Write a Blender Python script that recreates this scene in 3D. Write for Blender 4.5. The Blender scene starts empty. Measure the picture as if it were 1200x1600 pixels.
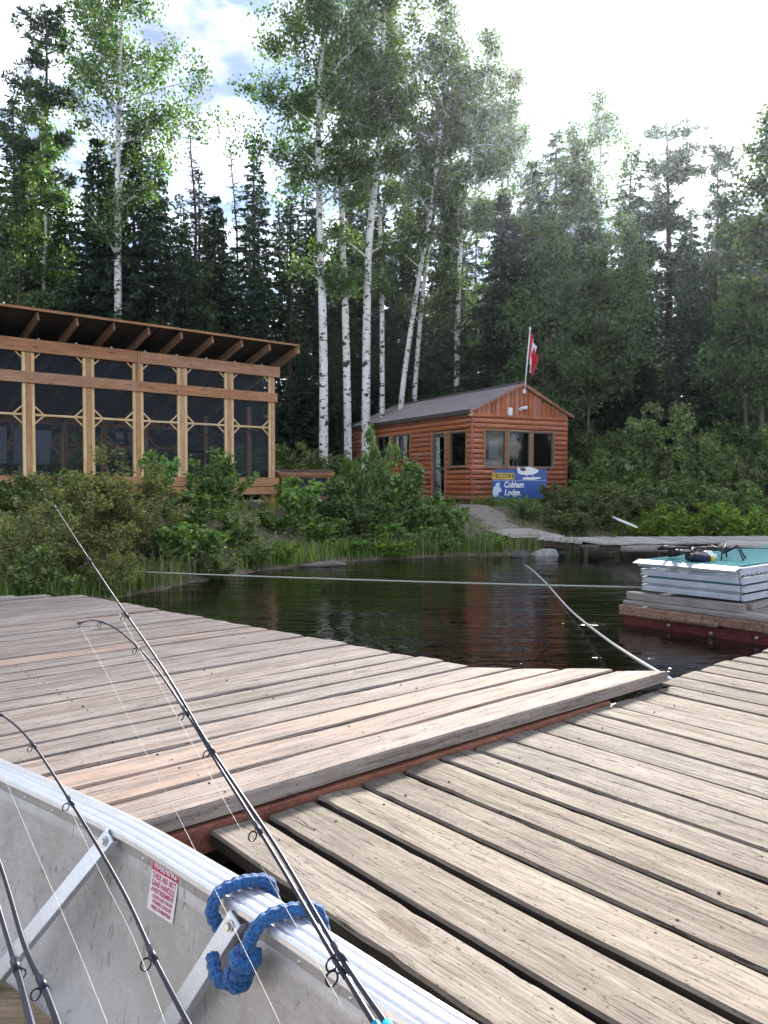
import bpy, math, random
import numpy as np
from mathutils import Vector, Matrix

# ------------------------------------------------------------------ camera, sky, sun, exposure
scene = bpy.context.scene
R = math.radians
F, HZ, CAMZ = 1230.0, 758.0, 1.5            # focal length and horizon row of the 1200 x 1600 photograph, eye height over the water
PITCH = math.atan((800.0 - HZ) / F)
cam_d = bpy.data.cameras.new('camera')
cam_d.sensor_fit = 'HORIZONTAL'
cam_d.sensor_width = 36.0
cam_d.lens = 36.0 * F / 1200.0
cam_d.clip_start = 0.02
cam_d.clip_end = 2000.0
cam = bpy.data.objects.new('camera', cam_d)
scene.collection.objects.link(cam)
cam.location = (0, 0, CAMZ)
cam.rotation_euler = (R(90) - PITCH, 0, 0)
scene.camera = cam

SUN_EL, SUN_AZ = R(26.5), R(15.5)            # azimuth clockwise from +Y
sun_dir = Vector((math.sin(SUN_AZ) * math.cos(SUN_EL), math.cos(SUN_AZ) * math.cos(SUN_EL), math.sin(SUN_EL)))
world = bpy.data.worlds.new('World')
scene.world = world
world.use_nodes = True
wn, wl = world.node_tree.nodes, world.node_tree.links
for n in list(wn): wn.remove(n)
def wnode(t, **k):
    n = wn.new(t)
    for a, b in k.items(): setattr(n, a, b)
    return n
sky = wnode('ShaderNodeTexSky', sky_type='NISHITA', sun_disc=False)
sky.sun_elevation = SUN_EL; sky.sun_rotation = SUN_AZ
sky.air_density = 1.0; sky.dust_density = 0.1; sky.ozone_density = 2.5
tc = wnode('ShaderNodeTexCoord')
sep = wnode('ShaderNodeSeparateXYZ'); wl.new(tc.outputs['Generated'], sep.inputs[0])
def wmath(op, a, b=None, clamp=False):
    n = wnode('ShaderNodeMath', operation=op); n.use_clamp = clamp
    for i, v in enumerate((a, b)):
        if v is None: continue
        if isinstance(v, (int, float)): n.inputs[i].default_value = v
        else: wl.new(v, n.inputs[i])
    return n.outputs[0]
den = wmath('ADD', wmath('MAXIMUM', sep.outputs['Z'], 0.0), 0.22)
cmb = wnode('ShaderNodeCombineXYZ')
wl.new(wmath('DIVIDE', sep.outputs['X'], den), cmb.inputs[0])
wl.new(wmath('DIVIDE', sep.outputs['Y'], den), cmb.inputs[1])
CLOUD, SKYK = 4.6, 0.15
nz = wnode('ShaderNodeTexNoise'); nz.inputs['Scale'].default_value = 2.1; nz.inputs['Detail'].default_value = 7
nz.inputs['Roughness'].default_value = 0.62; nz.inputs['Distortion'].default_value = 0.5
wl.new(cmb.outputs[0], nz.inputs['Vector'])
ramp = wnode('ShaderNodeValToRGB'); ramp.color_ramp.elements[0].position = 0.43; ramp.color_ramp.elements[1].position = 0.80
wl.new(nz.outputs['Fac'], ramp.inputs[0])
# thin cloud scatters sunlight forward: brighter towards the sun
dot = wnode('ShaderNodeVectorMath', operation='DOT_PRODUCT'); wl.new(tc.outputs['Generated'], dot.inputs[0]); dot.inputs[1].default_value = sun_dir
d01 = wmath('MAXIMUM', dot.outputs['Value'], 0.0)
g1 = wmath('POWER', d01, 9.0); g2 = wmath('POWER', d01, 90.0); g3 = wmath('POWER', d01, 1500.0)
glow = wmath('ADD', wmath('MULTIPLY', g1, 2.2), wmath('ADD', wmath('MULTIPLY', g2, 6.0), wmath('MULTIPLY', g3, 60.0)))
nz2 = wnode('ShaderNodeTexNoise'); nz2.inputs['Scale'].default_value = 3.4; nz2.inputs['Detail'].default_value = 8
nz2.inputs['Roughness'].default_value = 0.6
wl.new(cmb.outputs[0], nz2.inputs['Vector'])
rmp2 = wnode('ShaderNodeValToRGB'); rmp2.color_ramp.elements[0].position = 0.38; rmp2.color_ramp.elements[1].position = 0.60
wl.new(nz2.outputs['Fac'], rmp2.inputs[0])
cl_b = wmath('MULTIPLY', wmath('ADD', CLOUD, glow), wmath('ADD', 0.18, wmath('MULTIPLY', rmp2.outputs[0], 0.95)))
ccol = wnode('ShaderNodeCombineXYZ')
wl.new(wmath('MULTIPLY', cl_b, 0.985), ccol.inputs[0]); wl.new(wmath('MULTIPLY', cl_b, 1.0), ccol.inputs[1]); wl.new(wmath('MULTIPLY', cl_b, 1.05), ccol.inputs[2])
skyb = wnode('ShaderNodeVectorMath', operation='MULTIPLY'); wl.new(sky.outputs[0], skyb.inputs[0]); skyb.inputs[1].default_value = (SKYK * 1.10, SKYK * 1.08, SKYK * 1.14)
mixc = wnode('ShaderNodeMix', data_type='RGBA')
cov = wmath('ADD', wmath('MULTIPLY', ramp.outputs[0], 0.90), wmath('MAXIMUM', wmath('SUBTRACT', 0.75, wmath('MULTIPLY', sep.outputs['Z'], 2.9)), 0.05), True)
wl.new(cov, mixc.inputs['Factor']); wl.new(skyb.outputs[0], mixc.inputs['A']); wl.new(ccol.outputs[0], mixc.inputs['B'])
bg = wnode('ShaderNodeBackground'); bg.inputs['Strength'].default_value = 0.12
wl.new(mixc.outputs['Result'], bg.inputs['Color'])
wo = wnode('ShaderNodeOutputWorld'); wl.new(bg.outputs[0], wo.inputs['Surface'])

sun_d = bpy.data.lights.new('sun', 'SUN')
sun_d.energy = 2.5; sun_d.angle = R(10); sun_d.color = (1.0, 0.93, 0.84)
sun = bpy.data.objects.new('sun', sun_d)
scene.collection.objects.link(sun)
sun.rotation_euler = (-sun_dir).to_track_quat('-Z', 'Y').to_euler()

vs = scene.view_settings
vs.view_transform = 'Standard'; vs.look = 'None'; vs.gamma = 1.0; vs.use_curve_mapping = False
vs.exposure = 3.1
scene.render.film_transparent = False
cy = scene.cycles
cy.use_denoising = True
cy.max_bounces = 6; cy.diffuse_bounces = 3; cy.glossy_bounces = 3; cy.transmission_bounces = 4; cy.transparent_max_bounces = 10
cy.caustics_reflective = False; cy.caustics_refractive = False
cy.sample_clamp_indirect = 6.0

# ------------------------------------------------------------------ helpers
COL = scene.collection
_cp, _sp = math.cos(PITCH), math.sin(PITCH)
def ray(x, y):
    """direction of a photograph pixel, scaled so that its forward (Y) part is 1"""
    a, b = (x - 600.0), (800.0 - y)
    d = Vector((a, F * _cp + b * _sp, -F * _sp + b * _cp))
    return d / d.y
def at(x, y, Y):
    d = ray(x, y) * Y
    return Vector((d.x, Y, CAMZ + d.z))
def atz(x, y, z):
    d = ray(x, y)
    return d * ((z - CAMZ) / d.z) + Vector((0, 0, CAMZ))
U2 = Vector((0.763, 0.647, 0)).normalized()      # along the planks of the moored dock / front of the pavilion
V2 = Vector((-U2.y, U2.x, 0))                    # away from the viewer
def st(s, t, z=0.0): return U2 * s + V2 * t + Vector((0, 0, z))

def link(o, parent=None):
    COL.objects.link(o)
    if parent is not None: o.parent = parent
    return o
def tag(o, label=None, cat=None, group=None, kind=None):
    if label: o['label'] = label
    if cat: o['category'] = cat
    if group: o['group'] = group
    if kind: o['kind'] = kind
    return o
def empty(name, loc=(0, 0, 0), rz=0.0, label=None, cat=None, group=None):
    o = bpy.data.objects.new(name, None)
    o.empty_display_size = 0.1
    o.location = loc; o.rotation_euler = (0, 0, rz)
    link(o)
    return tag(o, label, cat, group)

class MB:
    """collects verts and faces; build() links them as one mesh object"""
    def __init__(s): s.v, s.f, s.m, s.sm = [], [], [], []
    def add(s, vs_, fs_, mi=0, smooth=False):
        o = len(s.v); s.v.extend([tuple(p) for p in vs_])
        for f in fs_:
            s.f.append(tuple(i + o for i in f)); s.m.append(mi); s.sm.append(smooth)
    def box(s, c, size, M=None, mi=0, bevel=0.0):
        x, y, z = (q / 2 for q in size)
        if bevel > 0:
            b = min(bevel, x * .9, y * .9, z * .9)
            P = []
            for sx in (-1, 1):
                for sy in (-1, 1):
                    for sz in (-1, 1):
                        P += [(sx * (x - b), sy * (y - b), sz * z), (sx * (x - b), sy * y, sz * (z - b)), (sx * x, sy * (y - b), sz * (z - b))]
            def ix(sx, sy, sz, k): return ((sx * 4 + sy * 2 + sz) * 3 + k)
            fs = []
            for sz in (0, 1): fs.append([ix(0, 0, sz, 0), ix(1, 0, sz, 0), ix(1, 1, sz, 0), ix(0, 1, sz, 0)])
            for sy in (0, 1): fs.append([ix(0, sy, 0, 1), ix(1, sy, 0, 1), ix(1, sy, 1, 1), ix(0, sy, 1, 1)])
            for sx in (0, 1): fs.append([ix(sx, 0, 0, 2), ix(sx, 1, 0, 2), ix(sx, 1, 1, 2), ix(sx, 0, 1, 2)])
            for sy in (0, 1):
                for sz in (0, 1): fs.append([ix(0, sy, sz, 0), ix(1, sy, sz, 0), ix(1, sy, sz, 1), ix(0, sy, sz, 1)])
            for sx in (0, 1):
                for sz in (0, 1): fs.append([ix(sx, 0, sz, 0), ix(sx, 1, sz, 0), ix(sx, 1, sz, 2), ix(sx, 0, sz, 2)])
            for sx in (0, 1):
                for sy in (0, 1): fs.append([ix(sx, sy, 0, 1), ix(sx, sy, 1, 1), ix(sx, sy, 1, 2), ix(sx, sy, 0, 2)])
            for sx in (0, 1):
                for sy in (0, 1):
                    for sz in (0, 1): fs.append([ix(sx, sy, sz, 0), ix(sx, sy, sz, 1), ix(sx, sy, sz, 2)])
        else:
            P = [(sx * x, sy * y, sz * z) for sx in (-1, 1) for sy in (-1, 1) for sz in (-1, 1)]
            fs = [(0, 1, 3, 2), (4, 6, 7, 5), (0, 4, 5, 1), (2, 3, 7, 6), (0, 2, 6, 4), (1, 5, 7, 3)]
        c = Vector(c)
        P = [((M @ Vector(p)) if M is not None else Vector(p)) + c for p in P]
        # keep faces outward
        out = []
        for f in fs:
            n = (P[f[1]] - P[f[0]]).cross(P[f[2]] - P[f[0]])
            cen = sum((P[i] for i in f), Vector()) / len(f)
            out.append(tuple(f) if n.dot(cen - c) > 0 else tuple(reversed(f)))
        s.add(P, out, mi)
    def bar(s, a, b, w, h, up=(0, 0, 1), mi=0, bevel=0.0):
        a, b = Vector(a), Vector(b)
        d = (b - a); L = d.length; d = d / L
        up = Vector(up)
        if abs(d.dot(up)) > .98: up = Vector((0, 1, 0)) if abs(d.y) < .9 else Vector((1, 0, 0))
        sd = up.cross(d).normalized(); u_ = d.cross(sd)
        M = Matrix((d, sd, u_)).transposed()
        s.box((a + b) / 2, (L, w, h), M, mi, bevel)
    def tube(s, pts, rad, n=8, cap=True, mi=0, smooth=True):
        pts = [Vector(p) for p in pts]
        rad = rad if isinstance(rad, (list, tuple)) else [rad] * len(pts)
        rings, ref = [], None
        for i, p in enumerate(pts):
            d = (pts[min(i + 1, len(pts) - 1)] - pts[max(i - 1, 0)])
            d = d.normalized() if d.length > 1e-9 else Vector((0, 0, 1))
            if ref is None: ref = Vector((1, 0, 0)) if abs(d.x) < .8 else Vector((0, 1, 0))
            a = (ref - d * ref.dot(d)).normalized(); ref = a; b = d.cross(a)
            rings.append([p + (a * math.cos(2 * math.pi * k / n) + b * math.sin(2 * math.pi * k / n)) * rad[i] for k in range(n)])
        V = [q for r_ in rings for q in r_]
        fs = []
        for i in range(len(pts) - 1):
            for k in range(n):
                fs.append((i * n + k, i * n + (k + 1) % n, (i + 1) * n + (k + 1) % n, (i + 1) * n + k))
        if cap: fs += [tuple(reversed(range(n))), tuple((len(pts) - 1) * n + k for k in range(n))]
        s.add(V, fs, mi, smooth)
    def build(s, name, mat, parent=None, label=None, cat=None, group=None, kind=None):
        me = bpy.data.meshes.new(name)
        me.from_pydata(s.v, [], s.f)
        for m in (mat if isinstance(mat, (list, tuple)) else [mat]): me.materials.append(m)
        if any(s.m): me.polygons.foreach_set('material_index', s.m)
        if any(s.sm): me.polygons.foreach_set('use_smooth', s.sm)
        me.update()
        o = bpy.data.objects.new(name, me)
        link(o, parent)
        return tag(o, label, cat, group, kind)

def build_each(mb, name, mat, parent):
    """every separate piece of a collected mesh becomes a part of its own"""
    par = list(range(len(mb.v)))
    def fd(i):
        while par[i] != i: par[i] = par[par[i]]; i = par[i]
        return i
    for f in mb.f:
        for q in f[1:]: par[fd(q)] = fd(f[0])
    groups = {}
    for k, f in enumerate(mb.f): groups.setdefault(fd(f[0]), []).append(k)
    out = []
    for ks in groups.values():
        ids = sorted({i for k in ks for i in mb.f[k]}); mp = {i: n for n, i in enumerate(ids)}
        p = MB(); p.v = [mb.v[i] for i in ids]; p.f = [tuple(mp[i] for i in mb.f[k]) for k in ks]; p.m = [mb.m[k] for k in ks]; p.sm = [mb.sm[k] for k in ks]
        out.append(p.build(name, mat, parent))
    return out
def np_mesh(name, V, Q, mat, smooth=False):
    """mesh from arrays: V (n,3) and Q (m,k) with k = 3 or 4"""
    V = np.asarray(V, dtype=np.float32); Q = np.asarray(Q, dtype=np.int32)
    me = bpy.data.meshes.new(name)
    me.vertices.add(len(V)); me.vertices.foreach_set('co', V.ravel())
    k = Q.shape[1]
    me.loops.add(Q.size); me.loops.foreach_set('vertex_index', Q.ravel())
    me.polygons.add(len(Q)); me.polygons.foreach_set('loop_start', np.arange(0, Q.size, k, dtype=np.int32))
    if smooth: me.polygons.foreach_set('use_smooth', np.ones(len(Q), dtype=bool))
    me.materials.append(mat)
    me.update(calc_edges=True)
    return me
def obj_of(me, name, parent=None, **k):
    o = bpy.data.objects.new(name, me); link(o, parent); return tag(o, **k)
def copy_tree(src, loc, rz, scale, label=None, group=None):
    o = src.copy(); COL.objects.link(o)
    o.location = loc; o.rotation_euler = (0, 0, rz); o.scale = scale
    if label: o['label'] = label
    if group: o['group'] = group
    for ch in src.children:
        c = ch.copy(); COL.objects.link(c); c.parent = o
        for g in ch.children:
            d = g.copy(); COL.objects.link(d); d.parent = c
    return o

# ------------------------------------------------------------------ materials
def mat_new(name):
    m = bpy.data.materials.new(name); m.use_nodes = True
    nt = m.node_tree
    b = nt.nodes.get('Principled BSDF')
    return m, nt.nodes, nt.links, b
def node(ns, t, **k):
    n = ns.new(t)
    for a, b in k.items(): setattr(n, a, b)
    return n
def rampn(ns, ls, fac, stops):
    r = ns.new('ShaderNodeValToRGB')
    el = r.color_ramp.elements
    while len(el) < len(stops): el.new(0.5)
    for e, (p, c) in zip(el, stops):
        e.position = p; e.color = (*c, 1) if len(c) == 3 else c
    ls.new(fac, r.inputs[0])
    return r.outputs[0]
def mixcol(ns, ls, fac, a, b, mode='MIX'):
    m = node(ns, 'ShaderNodeMix', data_type='RGBA', blend_type=mode)
    for k, v in (('Factor', fac), ('A', a), ('B', b)):
        if isinstance(v, (int, float)): m.inputs[k].default_value = v
        elif isinstance(v, tuple): m.inputs[k].default_value = (*v, 1) if len(v) == 3 else v
        else: ls.new(v, m.inputs[k])
    return m.outputs['Result']
def mth(ns, ls, op, a, b=None, c=None, clamp=False):
    n = node(ns, 'ShaderNodeMath', operation=op); n.use_clamp = clamp
    for i, v in enumerate((a, b, c)):
        if v is None: continue
        if isinstance(v, (int, float)): n.inputs[i].default_value = v
        else: ls.new(v, n.inputs[i])
    return n.outputs[0]
def noise(ns, ls, vec, scale, detail=4, rough=0.55, dist=0.0):
    n = ns.new('ShaderNodeTexNoise')
    n.inputs['Scale'].default_value = scale; n.inputs['Detail'].default_value = detail
    n.inputs['Roughness'].default_value = rough; n.inputs['Distortion'].default_value = dist
    if vec is not None: ls.new(vec, n.inputs['Vector'])
    return n.outputs['Fac']
def mapping(ns, ls, vec, scale=(1, 1, 1), loc=None):
    n = ns.new('ShaderNodeMapping'); n.inputs['Scale'].default_value = scale
    ls.new(vec, n.inputs['Vector'])
    if loc is not None: ls.new(loc, n.inputs['Location'])
    return n.outputs[0]
def bump(ns, ls, h, strength, dist, b, prev=None):
    n = ns.new('ShaderNodeBump'); n.inputs['Strength'].default_value = strength; n.inputs['Distance'].default_value = dist
    ls.new(h, n.inputs['Height'])
    if prev is not None: ls.new(prev, n.inputs['Normal'])
    if b is not None: ls.new(n.outputs[0], b.inputs['Normal'])
    return n.outputs[0]

def plain(name, col, rough=0.6, metal=0.0, var=0.12, scale=9.0, bmp=0.0, spec=0.4):
    m, ns, ls, b = mat_new(name)
    tcn = ns.new('ShaderNodeTexCoord')
    f = noise(ns, ls, tcn.outputs['Object'], scale, 5, 0.6)
    lo = tuple(c * (1 - var) for c in col); hi = tuple(min(1, c * (1 + var)) for c in col)
    ls.new(rampn(ns, ls, f, [(0.3, lo), (0.7, hi)]), b.inputs['Base Color'])
    b.inputs['Roughness'].default_value = rough; b.inputs['Metallic'].default_value = metal
    b.inputs['Specular IOR Level'].default_value = spec
    if bmp: bump(ns, ls, f, 0.5, bmp, b)
    return m

def wood(name, dark, mid, light, crack=0.5, grain=60.0, knot=0.0, rough=0.8, tint=0.18, stain=None, bdist=0.004, axis=0, spec=0.25, speck=0.5):
    """timber whose grain follows the object's own X axis (axis = 0) or Z axis (axis = 2)"""
    m, ns, ls, b = mat_new(name)
    tcn = ns.new('ShaderNodeTexCoord'); oi = ns.new('ShaderNodeObjectInfo')
    off = node(ns, 'ShaderNodeVectorMath', operation='SCALE'); off.inputs[0].default_value = (31.0, 17.0, 23.0)
    ls.new(oi.outputs['Random'], off.inputs['Scale'])
    def mp(sl, sw):
        sc = [sw, sw, sw]; sc[axis] = sl
        return mapping(ns, ls, tcn.outputs['Object'], tuple(sc), off.outputs[0])
    g1 = noise(ns, ls, mp(4.0, grain * 2.6), 1.0, 7, 0.72, 0.5)
    g2 = noise(ns, ls, mp(1.3, 16.0), 1.0, 7, 0.7, 0.8)
    g3 = noise(ns, ls, mp(4.0, 7.0), 1.0, 7, 0.72)
    base = rampn(ns, ls, mth(ns, ls, 'ADD', mth(ns, ls, 'MULTIPLY', g1, .55), mth(ns, ls, 'MULTIPLY', g2, .45)), [(0.36, dark), (0.5, mid), (0.63, light)])
    # weather blotches
    base = mixcol(ns, ls, mth(ns, ls, 'MULTIPLY', rampn(ns, ls, g3, [(0.42, (0, 0, 0)), (0.66, (1, 1, 1))]), 0.4), base, dark)
    # split grain
    ck = noise(ns, ls, mp(3.2, grain * 1.9), 1.0, 4, 0.6, 1.2)
    ckm = rampn(ns, ls, ck, [(0.33, (1, 1, 1)), (0.39, (0, 0, 0))])
    base = mixcol(ns, ls, mth(ns, ls, 'MULTIPLY', ckm, crack), base, tuple(c * .25 for c in dark))
    # specks, worm holes, dirt
    sp = noise(ns, ls, mp(48.0, 90.0), 1.0, 4, 0.65)
    spm = rampn(ns, ls, sp, [(0.62, (0, 0, 0)), (0.67, (1, 1, 1))])
    base = mixcol(ns, ls, mth(ns, ls, 'MULTIPLY', spm, speck), base, tuple(c * .22 for c in dark))
    if knot:
        vo = node(ns, 'ShaderNodeTexVoronoi'); ls.new(mp(2.4, 6.5), vo.inputs['Vector']); vo.inputs['Scale'].default_value = 1.0
        km = rampn(ns, ls, vo.outputs['Distance'], [(0.05, (1, 1, 1)), (0.10, (.25, .25, .25)), (0.13, (.6, .6, .6)), (0.17, (0, 0, 0))])
        base = mixcol(ns, ls, mth(ns, ls, 'MULTIPLY', km, knot), base, tuple(c * .35 for c in dark))
    # each piece differs a little
    hsv = ns.new('ShaderNodeHueSaturation'); ls.new(base, hsv.inputs['Color'])
    ls.new(mth(ns, ls, 'ADD', 1 - tint, mth(ns, ls, 'MULTIPLY', oi.outputs['Random'], 2 * tint)), hsv.inputs['Value'])
    r2 = mth(ns, ls, 'FRACT', mth(ns, ls, 'MULTIPLY', oi.outputs['Random'], 7.31))
    ls.new(mth(ns, ls, 'ADD', .88, mth(ns, ls, 'MULTIPLY', r2, .24)), hsv.inputs['Saturation'])
    base = hsv.outputs[0]
    if stain:
        r3 = mth(ns, ls, 'FRACT', mth(ns, ls, 'MULTIPLY', oi.outputs['Random'], 13.7))
        sm = mth(ns, ls, 'MULTIPLY', mth(ns, ls, 'GREATER_THAN', r3, .86), rampn(ns, ls, g2, [(0.42, (0, 0, 0)), (0.58, (1, 1, 1))]))
        base = mixcol(ns, ls, mth(ns, ls, 'MULTIPLY', sm, .45), base, stain)
    ls.new(base, b.inputs['Base Color'])
    b.inputs['Roughness'].default_value = rough; b.inputs['Specular IOR Level'].default_value = spec
    h = mth(ns, ls, 'SUBTRACT', mth(ns, ls, 'ADD', g1, mth(ns, ls, 'MULTIPLY', g2, .5)), mth(ns, ls, 'ADD', mth(ns, ls, 'MULTIPLY', ckm, crack), mth(ns, ls, 'MULTIPLY', spm, speck * .6)))
    bump(ns, ls, h, 0.7, bdist, b)
    return m

def leafmat(name, dark, light, trans=0.45, gloss=0.12, var=0.68):
    m, ns, ls, b = mat_new(name)
    ns.remove(b)
    out = ns['Material Output']
    ge = ns.new('ShaderNodeNewGeometry'); oi = ns.new('ShaderNodeObjectInfo'); tcn = ns.new('ShaderNodeTexCoord')
    cl = noise(ns, ls, tcn.outputs['Object'], 1.3, 3, 0.6)
    f = mth(ns, ls, 'ADD', mth(ns, ls, 'MULTIPLY', ge.outputs['Random Per Island'], var), mth(ns, ls, 'MULTIPLY', cl, 1 - var))
    c = rampn(ns, ls, f, [(0.2, tuple(q * .6 for q in dark)), (0.5, tuple((p + q) / 2 for p, q in zip(dark, light))), (0.8, tuple(q * 1.15 for q in light))])
    hsv = ns.new('ShaderNodeHueSaturation'); ls.new(c, hsv.inputs['Color'])
    ls.new(mth(ns, ls, 'ADD', .485, mth(ns, ls, 'MULTIPLY', oi.outputs['Random'], .03)), hsv.inputs['Hue'])
    ls.new(mth(ns, ls, 'ADD', .82, mth(ns, ls, 'MULTIPLY', oi.outputs['Random'], .36)), hsv.inputs['Value'])
    d = ns.new('ShaderNodeBsdfDiffuse'); t = ns.new('ShaderNodeBsdfTranslucent'); g = ns.new('ShaderNodeBsdfGlossy')
    g.inputs['Roughness'].default_value = 0.45
    g.inputs['Color'].default_value = (.6, .65, .6, 1)
    ls.new(hsv.outputs[0], d.inputs['Color'])
    tcol = node(ns, 'ShaderNodeVectorMath', operation='MULTIPLY'); ls.new(hsv.outputs[0], tcol.inputs[0]); tcol.inputs[1].default_value = (1.25, 1.35, .6)
    ls.new(tcol.outputs[0], t.inputs['Color'])
    m1 = ns.new('ShaderNodeMixShader'); m1.inputs[0].default_value = trans; ls.new(d.outputs[0], m1.inputs[1]); ls.new(t.outputs[0], m1.inputs[2])
    m2 = ns.new('ShaderNodeMixShader'); m2.inputs[0].default_value = gloss; ls.new(m1.outputs[0], m2.inputs[1]); ls.new(g.outputs[0], m2.inputs[2])
    ls.new(m2.outputs[0], out.inputs['Surface'])
    return m

M = {}
M['dock_pale'] = wood('wood_dock_pale', (.116, .090, .076), (.295, .25, .222), (.40, .35, .318), crack=.5, grain=46, knot=.6, stain=(.46, .29, .20), bdist=.004, tint=.12, speck=.8)
M['dock_old'] = wood('wood_dock_old', (.088, .070, .054), (.235, .20, .16), (.33, .29, .24), crack=.85, grain=34, knot=.6, bdist=.008, tint=.15, speck=.8)
M['dock_grey'] = wood('wood_dock_grey', (.15, .125, .11), (.31, .275, .25), (.43, .395, .37), crack=.4, grain=40, bdist=.003)
M['red_rim'] = wood('wood_red_rim', (.12, .045, .03), (.25, .10, .065), (.34, .16, .11), crack=.4)
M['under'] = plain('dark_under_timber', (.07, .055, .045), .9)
M['cedar'] = wood('wood_cedar_beam', (.28, .12, .06), (.48, .25, .13), (.62, .36, .20), crack=.2, grain=30, knot=.85, rough=.65, speck=.15, bdist=.002, tint=.12)
M['cedar_up'] = wood('wood_cedar_post', (.30, .135, .06), (.54, .30, .145), (.68, .42, .22), crack=.2, grain=30, knot=.85, rough=.65, speck=.15, bdist=.002, tint=.12, axis=2)
M['trim'] = wood('wood_pale_trim', (.52, .34, .16), (.74, .53, .29), (.84, .66, .42), crack=.1, grain=30, rough=.6, speck=.1, bdist=.001, tint=.08, axis=2)
M['trim_h'] = wood('wood_pale_rail', (.52, .34, .16), (.74, .53, .29), (.84, .66, .42), crack=.1, grain=30, rough=.6, speck=.1, bdist=.001, tint=.08)
M['log'] = wood('wood_red_log', (.22, .066, .034), (.48, .168, .086), (.64, .27, .15), crack=.35, grain=26, knot=.6, rough=.5, speck=.2, bdist=.003, tint=.15, spec=.4)
M['gable'] = wood('wood_red_board', (.22, .066, .034), (.46, .162, .085), (.60, .255, .145), crack=.3, grain=26, knot=.4, rough=.55, speck=.2, bdist=.003, axis=2)
M['frame_wood'] = wood('wood_window_frame', (.20, .10, .05), (.36, .19, .10), (.46, .27, .15), crack=.2, grain=30, speck=.1)
M['bark_dark'] = plain('bark_dark', (.055, .042, .034), .95, 0, .45, 14, .02)
M['bark_alder'] = plain('bark_grey_brown', (.13, .105, .085), .9, 0, .4, 20, .006)
M['white_paint'] = plain('white_paint', (.78, .79, .80), .4, 0, .05, 6)
M['black'] = plain('black_plastic', (.012, .012, .014), .35, 0, .2, 20)
M['dark_metal'] = plain('dark_sheet_metal', (.03, .032, .036), .5, .3, .3, 4)
M['rope_pale'] = plain('rope_pale', (.55, .53, .48), .9, 0, .25, 60, .002)
M['rope_green'] = plain('rope_grey_green', (.40, .42, .36), .9, 0, .25, 60, .002)
M['rock'] = plain('rock_grey', (.30, .29, .28), .85, 0, .4, 5, .03)
M['rock_dark'] = plain('rock_dark', (.075, .07, .068), .7, 0, .4, 5, .03)
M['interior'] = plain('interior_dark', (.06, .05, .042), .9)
M['plank_edge'] = wood('wood_gap_shade', (.012, .010, .009), (.035, .028, .022), (.075, .060, .048), crack=.5, grain=20)  # board sides near-black: the shade in the deck gaps is painted into the colour
# ------------------------------------------------------------------ the setting: ground sheet and water
rng = np.random.default_rng(7)
rnd = random.Random(11)
SH = [(-200, 5.0), (-30, 6.0), (-9, 7.2), (-5.2, 8.2), (-3.9, 9.4), (-3.2, 11.2), (-2.6, 13.0), (-1.9, 14.2), (-1.1, 15.1), (0, 16.0), (1.4, 16.7), (2.7, 16.9), (3.7, 17.6), (4.8, 18.6), (9, 19.0), (14, 19.6), (40, 18), (200, 16)]
SHX = np.array([p[0] for p in SH], float); SHY = np.array([p[1] for p in SH], float)
def inland(x, y): return np.asarray(y) - np.interp(x, SHX, SHY)
def _wob(x, y):
    return (np.sin(x * 1.7 + y * .6) * .5 + np.sin(x * .53 - y * 1.3 + 2) * .6 + np.sin(x * 3.1 + y * 2.3) * .25)
def ground(x, y):
    d = inland(x, y) * 0.8
    t = np.clip(d / 4.2, 0, 1); s = t * t * (3 - 2 * t)
    z = np.where(d > 0, .06 + .88 * s + .12 * np.clip((d - 4) / 12, 0, 1), 0)
    zw = -.75 * np.clip(-d / 2.0, 0, 1) ** .8 + .06
    far = np.clip((np.asarray(y) - 48) / 60, 0, 1) * -.3
    return np.where(d > 0, z + far + _wob(x, y) * .045 * np.clip(d, 0, 1), zw)
def gz(x, y): return float(ground(np.array(x), np.array(y)))

def gridmesh(xs, ys, zf):
    X, Y = np.meshgrid(xs, ys); Z = zf(X, Y)
    V = np.stack([X, Y, Z], -1).reshape(-1, 3)
    nx, ny = len(xs), len(ys)
    i = np.arange(nx * ny).reshape(ny, nx)
    Q = np.stack([i[:-1, :-1], i[:-1, 1:], i[1:, 1:], i[1:, :-1]], -1).reshape(-1, 4)
    return V, Q
m, ns, ls, b = mat_new('forest_floor')
tcn = ns.new('ShaderNodeTexCoord'); ob = tcn.outputs['Object']
n1 = noise(ns, ls, ob, .55, 6, .6); n2 = noise(ns, ls, ob, 6, 6, .65); n3 = noise(ns, ls, ob, 40, 4, .6)
c1 = rampn(ns, ls, n2, [(.3, (.11, .085, .06)), (.5, (.23, .185, .135)), (.7, (.34, .285, .22))])
c2 = rampn(ns, ls, n2, [(.3, (.02, .035, .012)), (.7, (.06, .09, .03))])
cc = mixcol(ns, ls, rampn(ns, ls, n1, [(.54, (0, 0, 0)), (.64, (1, 1, 1))]), c1, c2)
cc = mixcol(ns, ls, mth(ns, ls, 'MULTIPLY', n3, .6), cc, (.07, .055, .04))
ls.new(cc, b.inputs['Base Color']); b.inputs['Roughness'].default_value = .95
bump(ns, ls, mth(ns, ls, 'ADD', n2, mth(ns, ls, 'MULTIPLY', n3, .4)), .8, .05, b)
M['ground'] = m
gx = np.concatenate([[-250, -150, -80, -50, -35], np.arange(-26, 26.01, .4), [35, 50, 80, 150, 250]])
gy = np.concatenate([[-150, -80, -20, 0, 4], np.arange(6, 34, .35), np.arange(34, 70, 2.5), [80, 110, 180, 300]])
V, Q = gridmesh(gx, gy, ground)
obj_of(np_mesh('ground', V, Q, M['ground'], True), 'ground', kind='structure')

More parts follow.
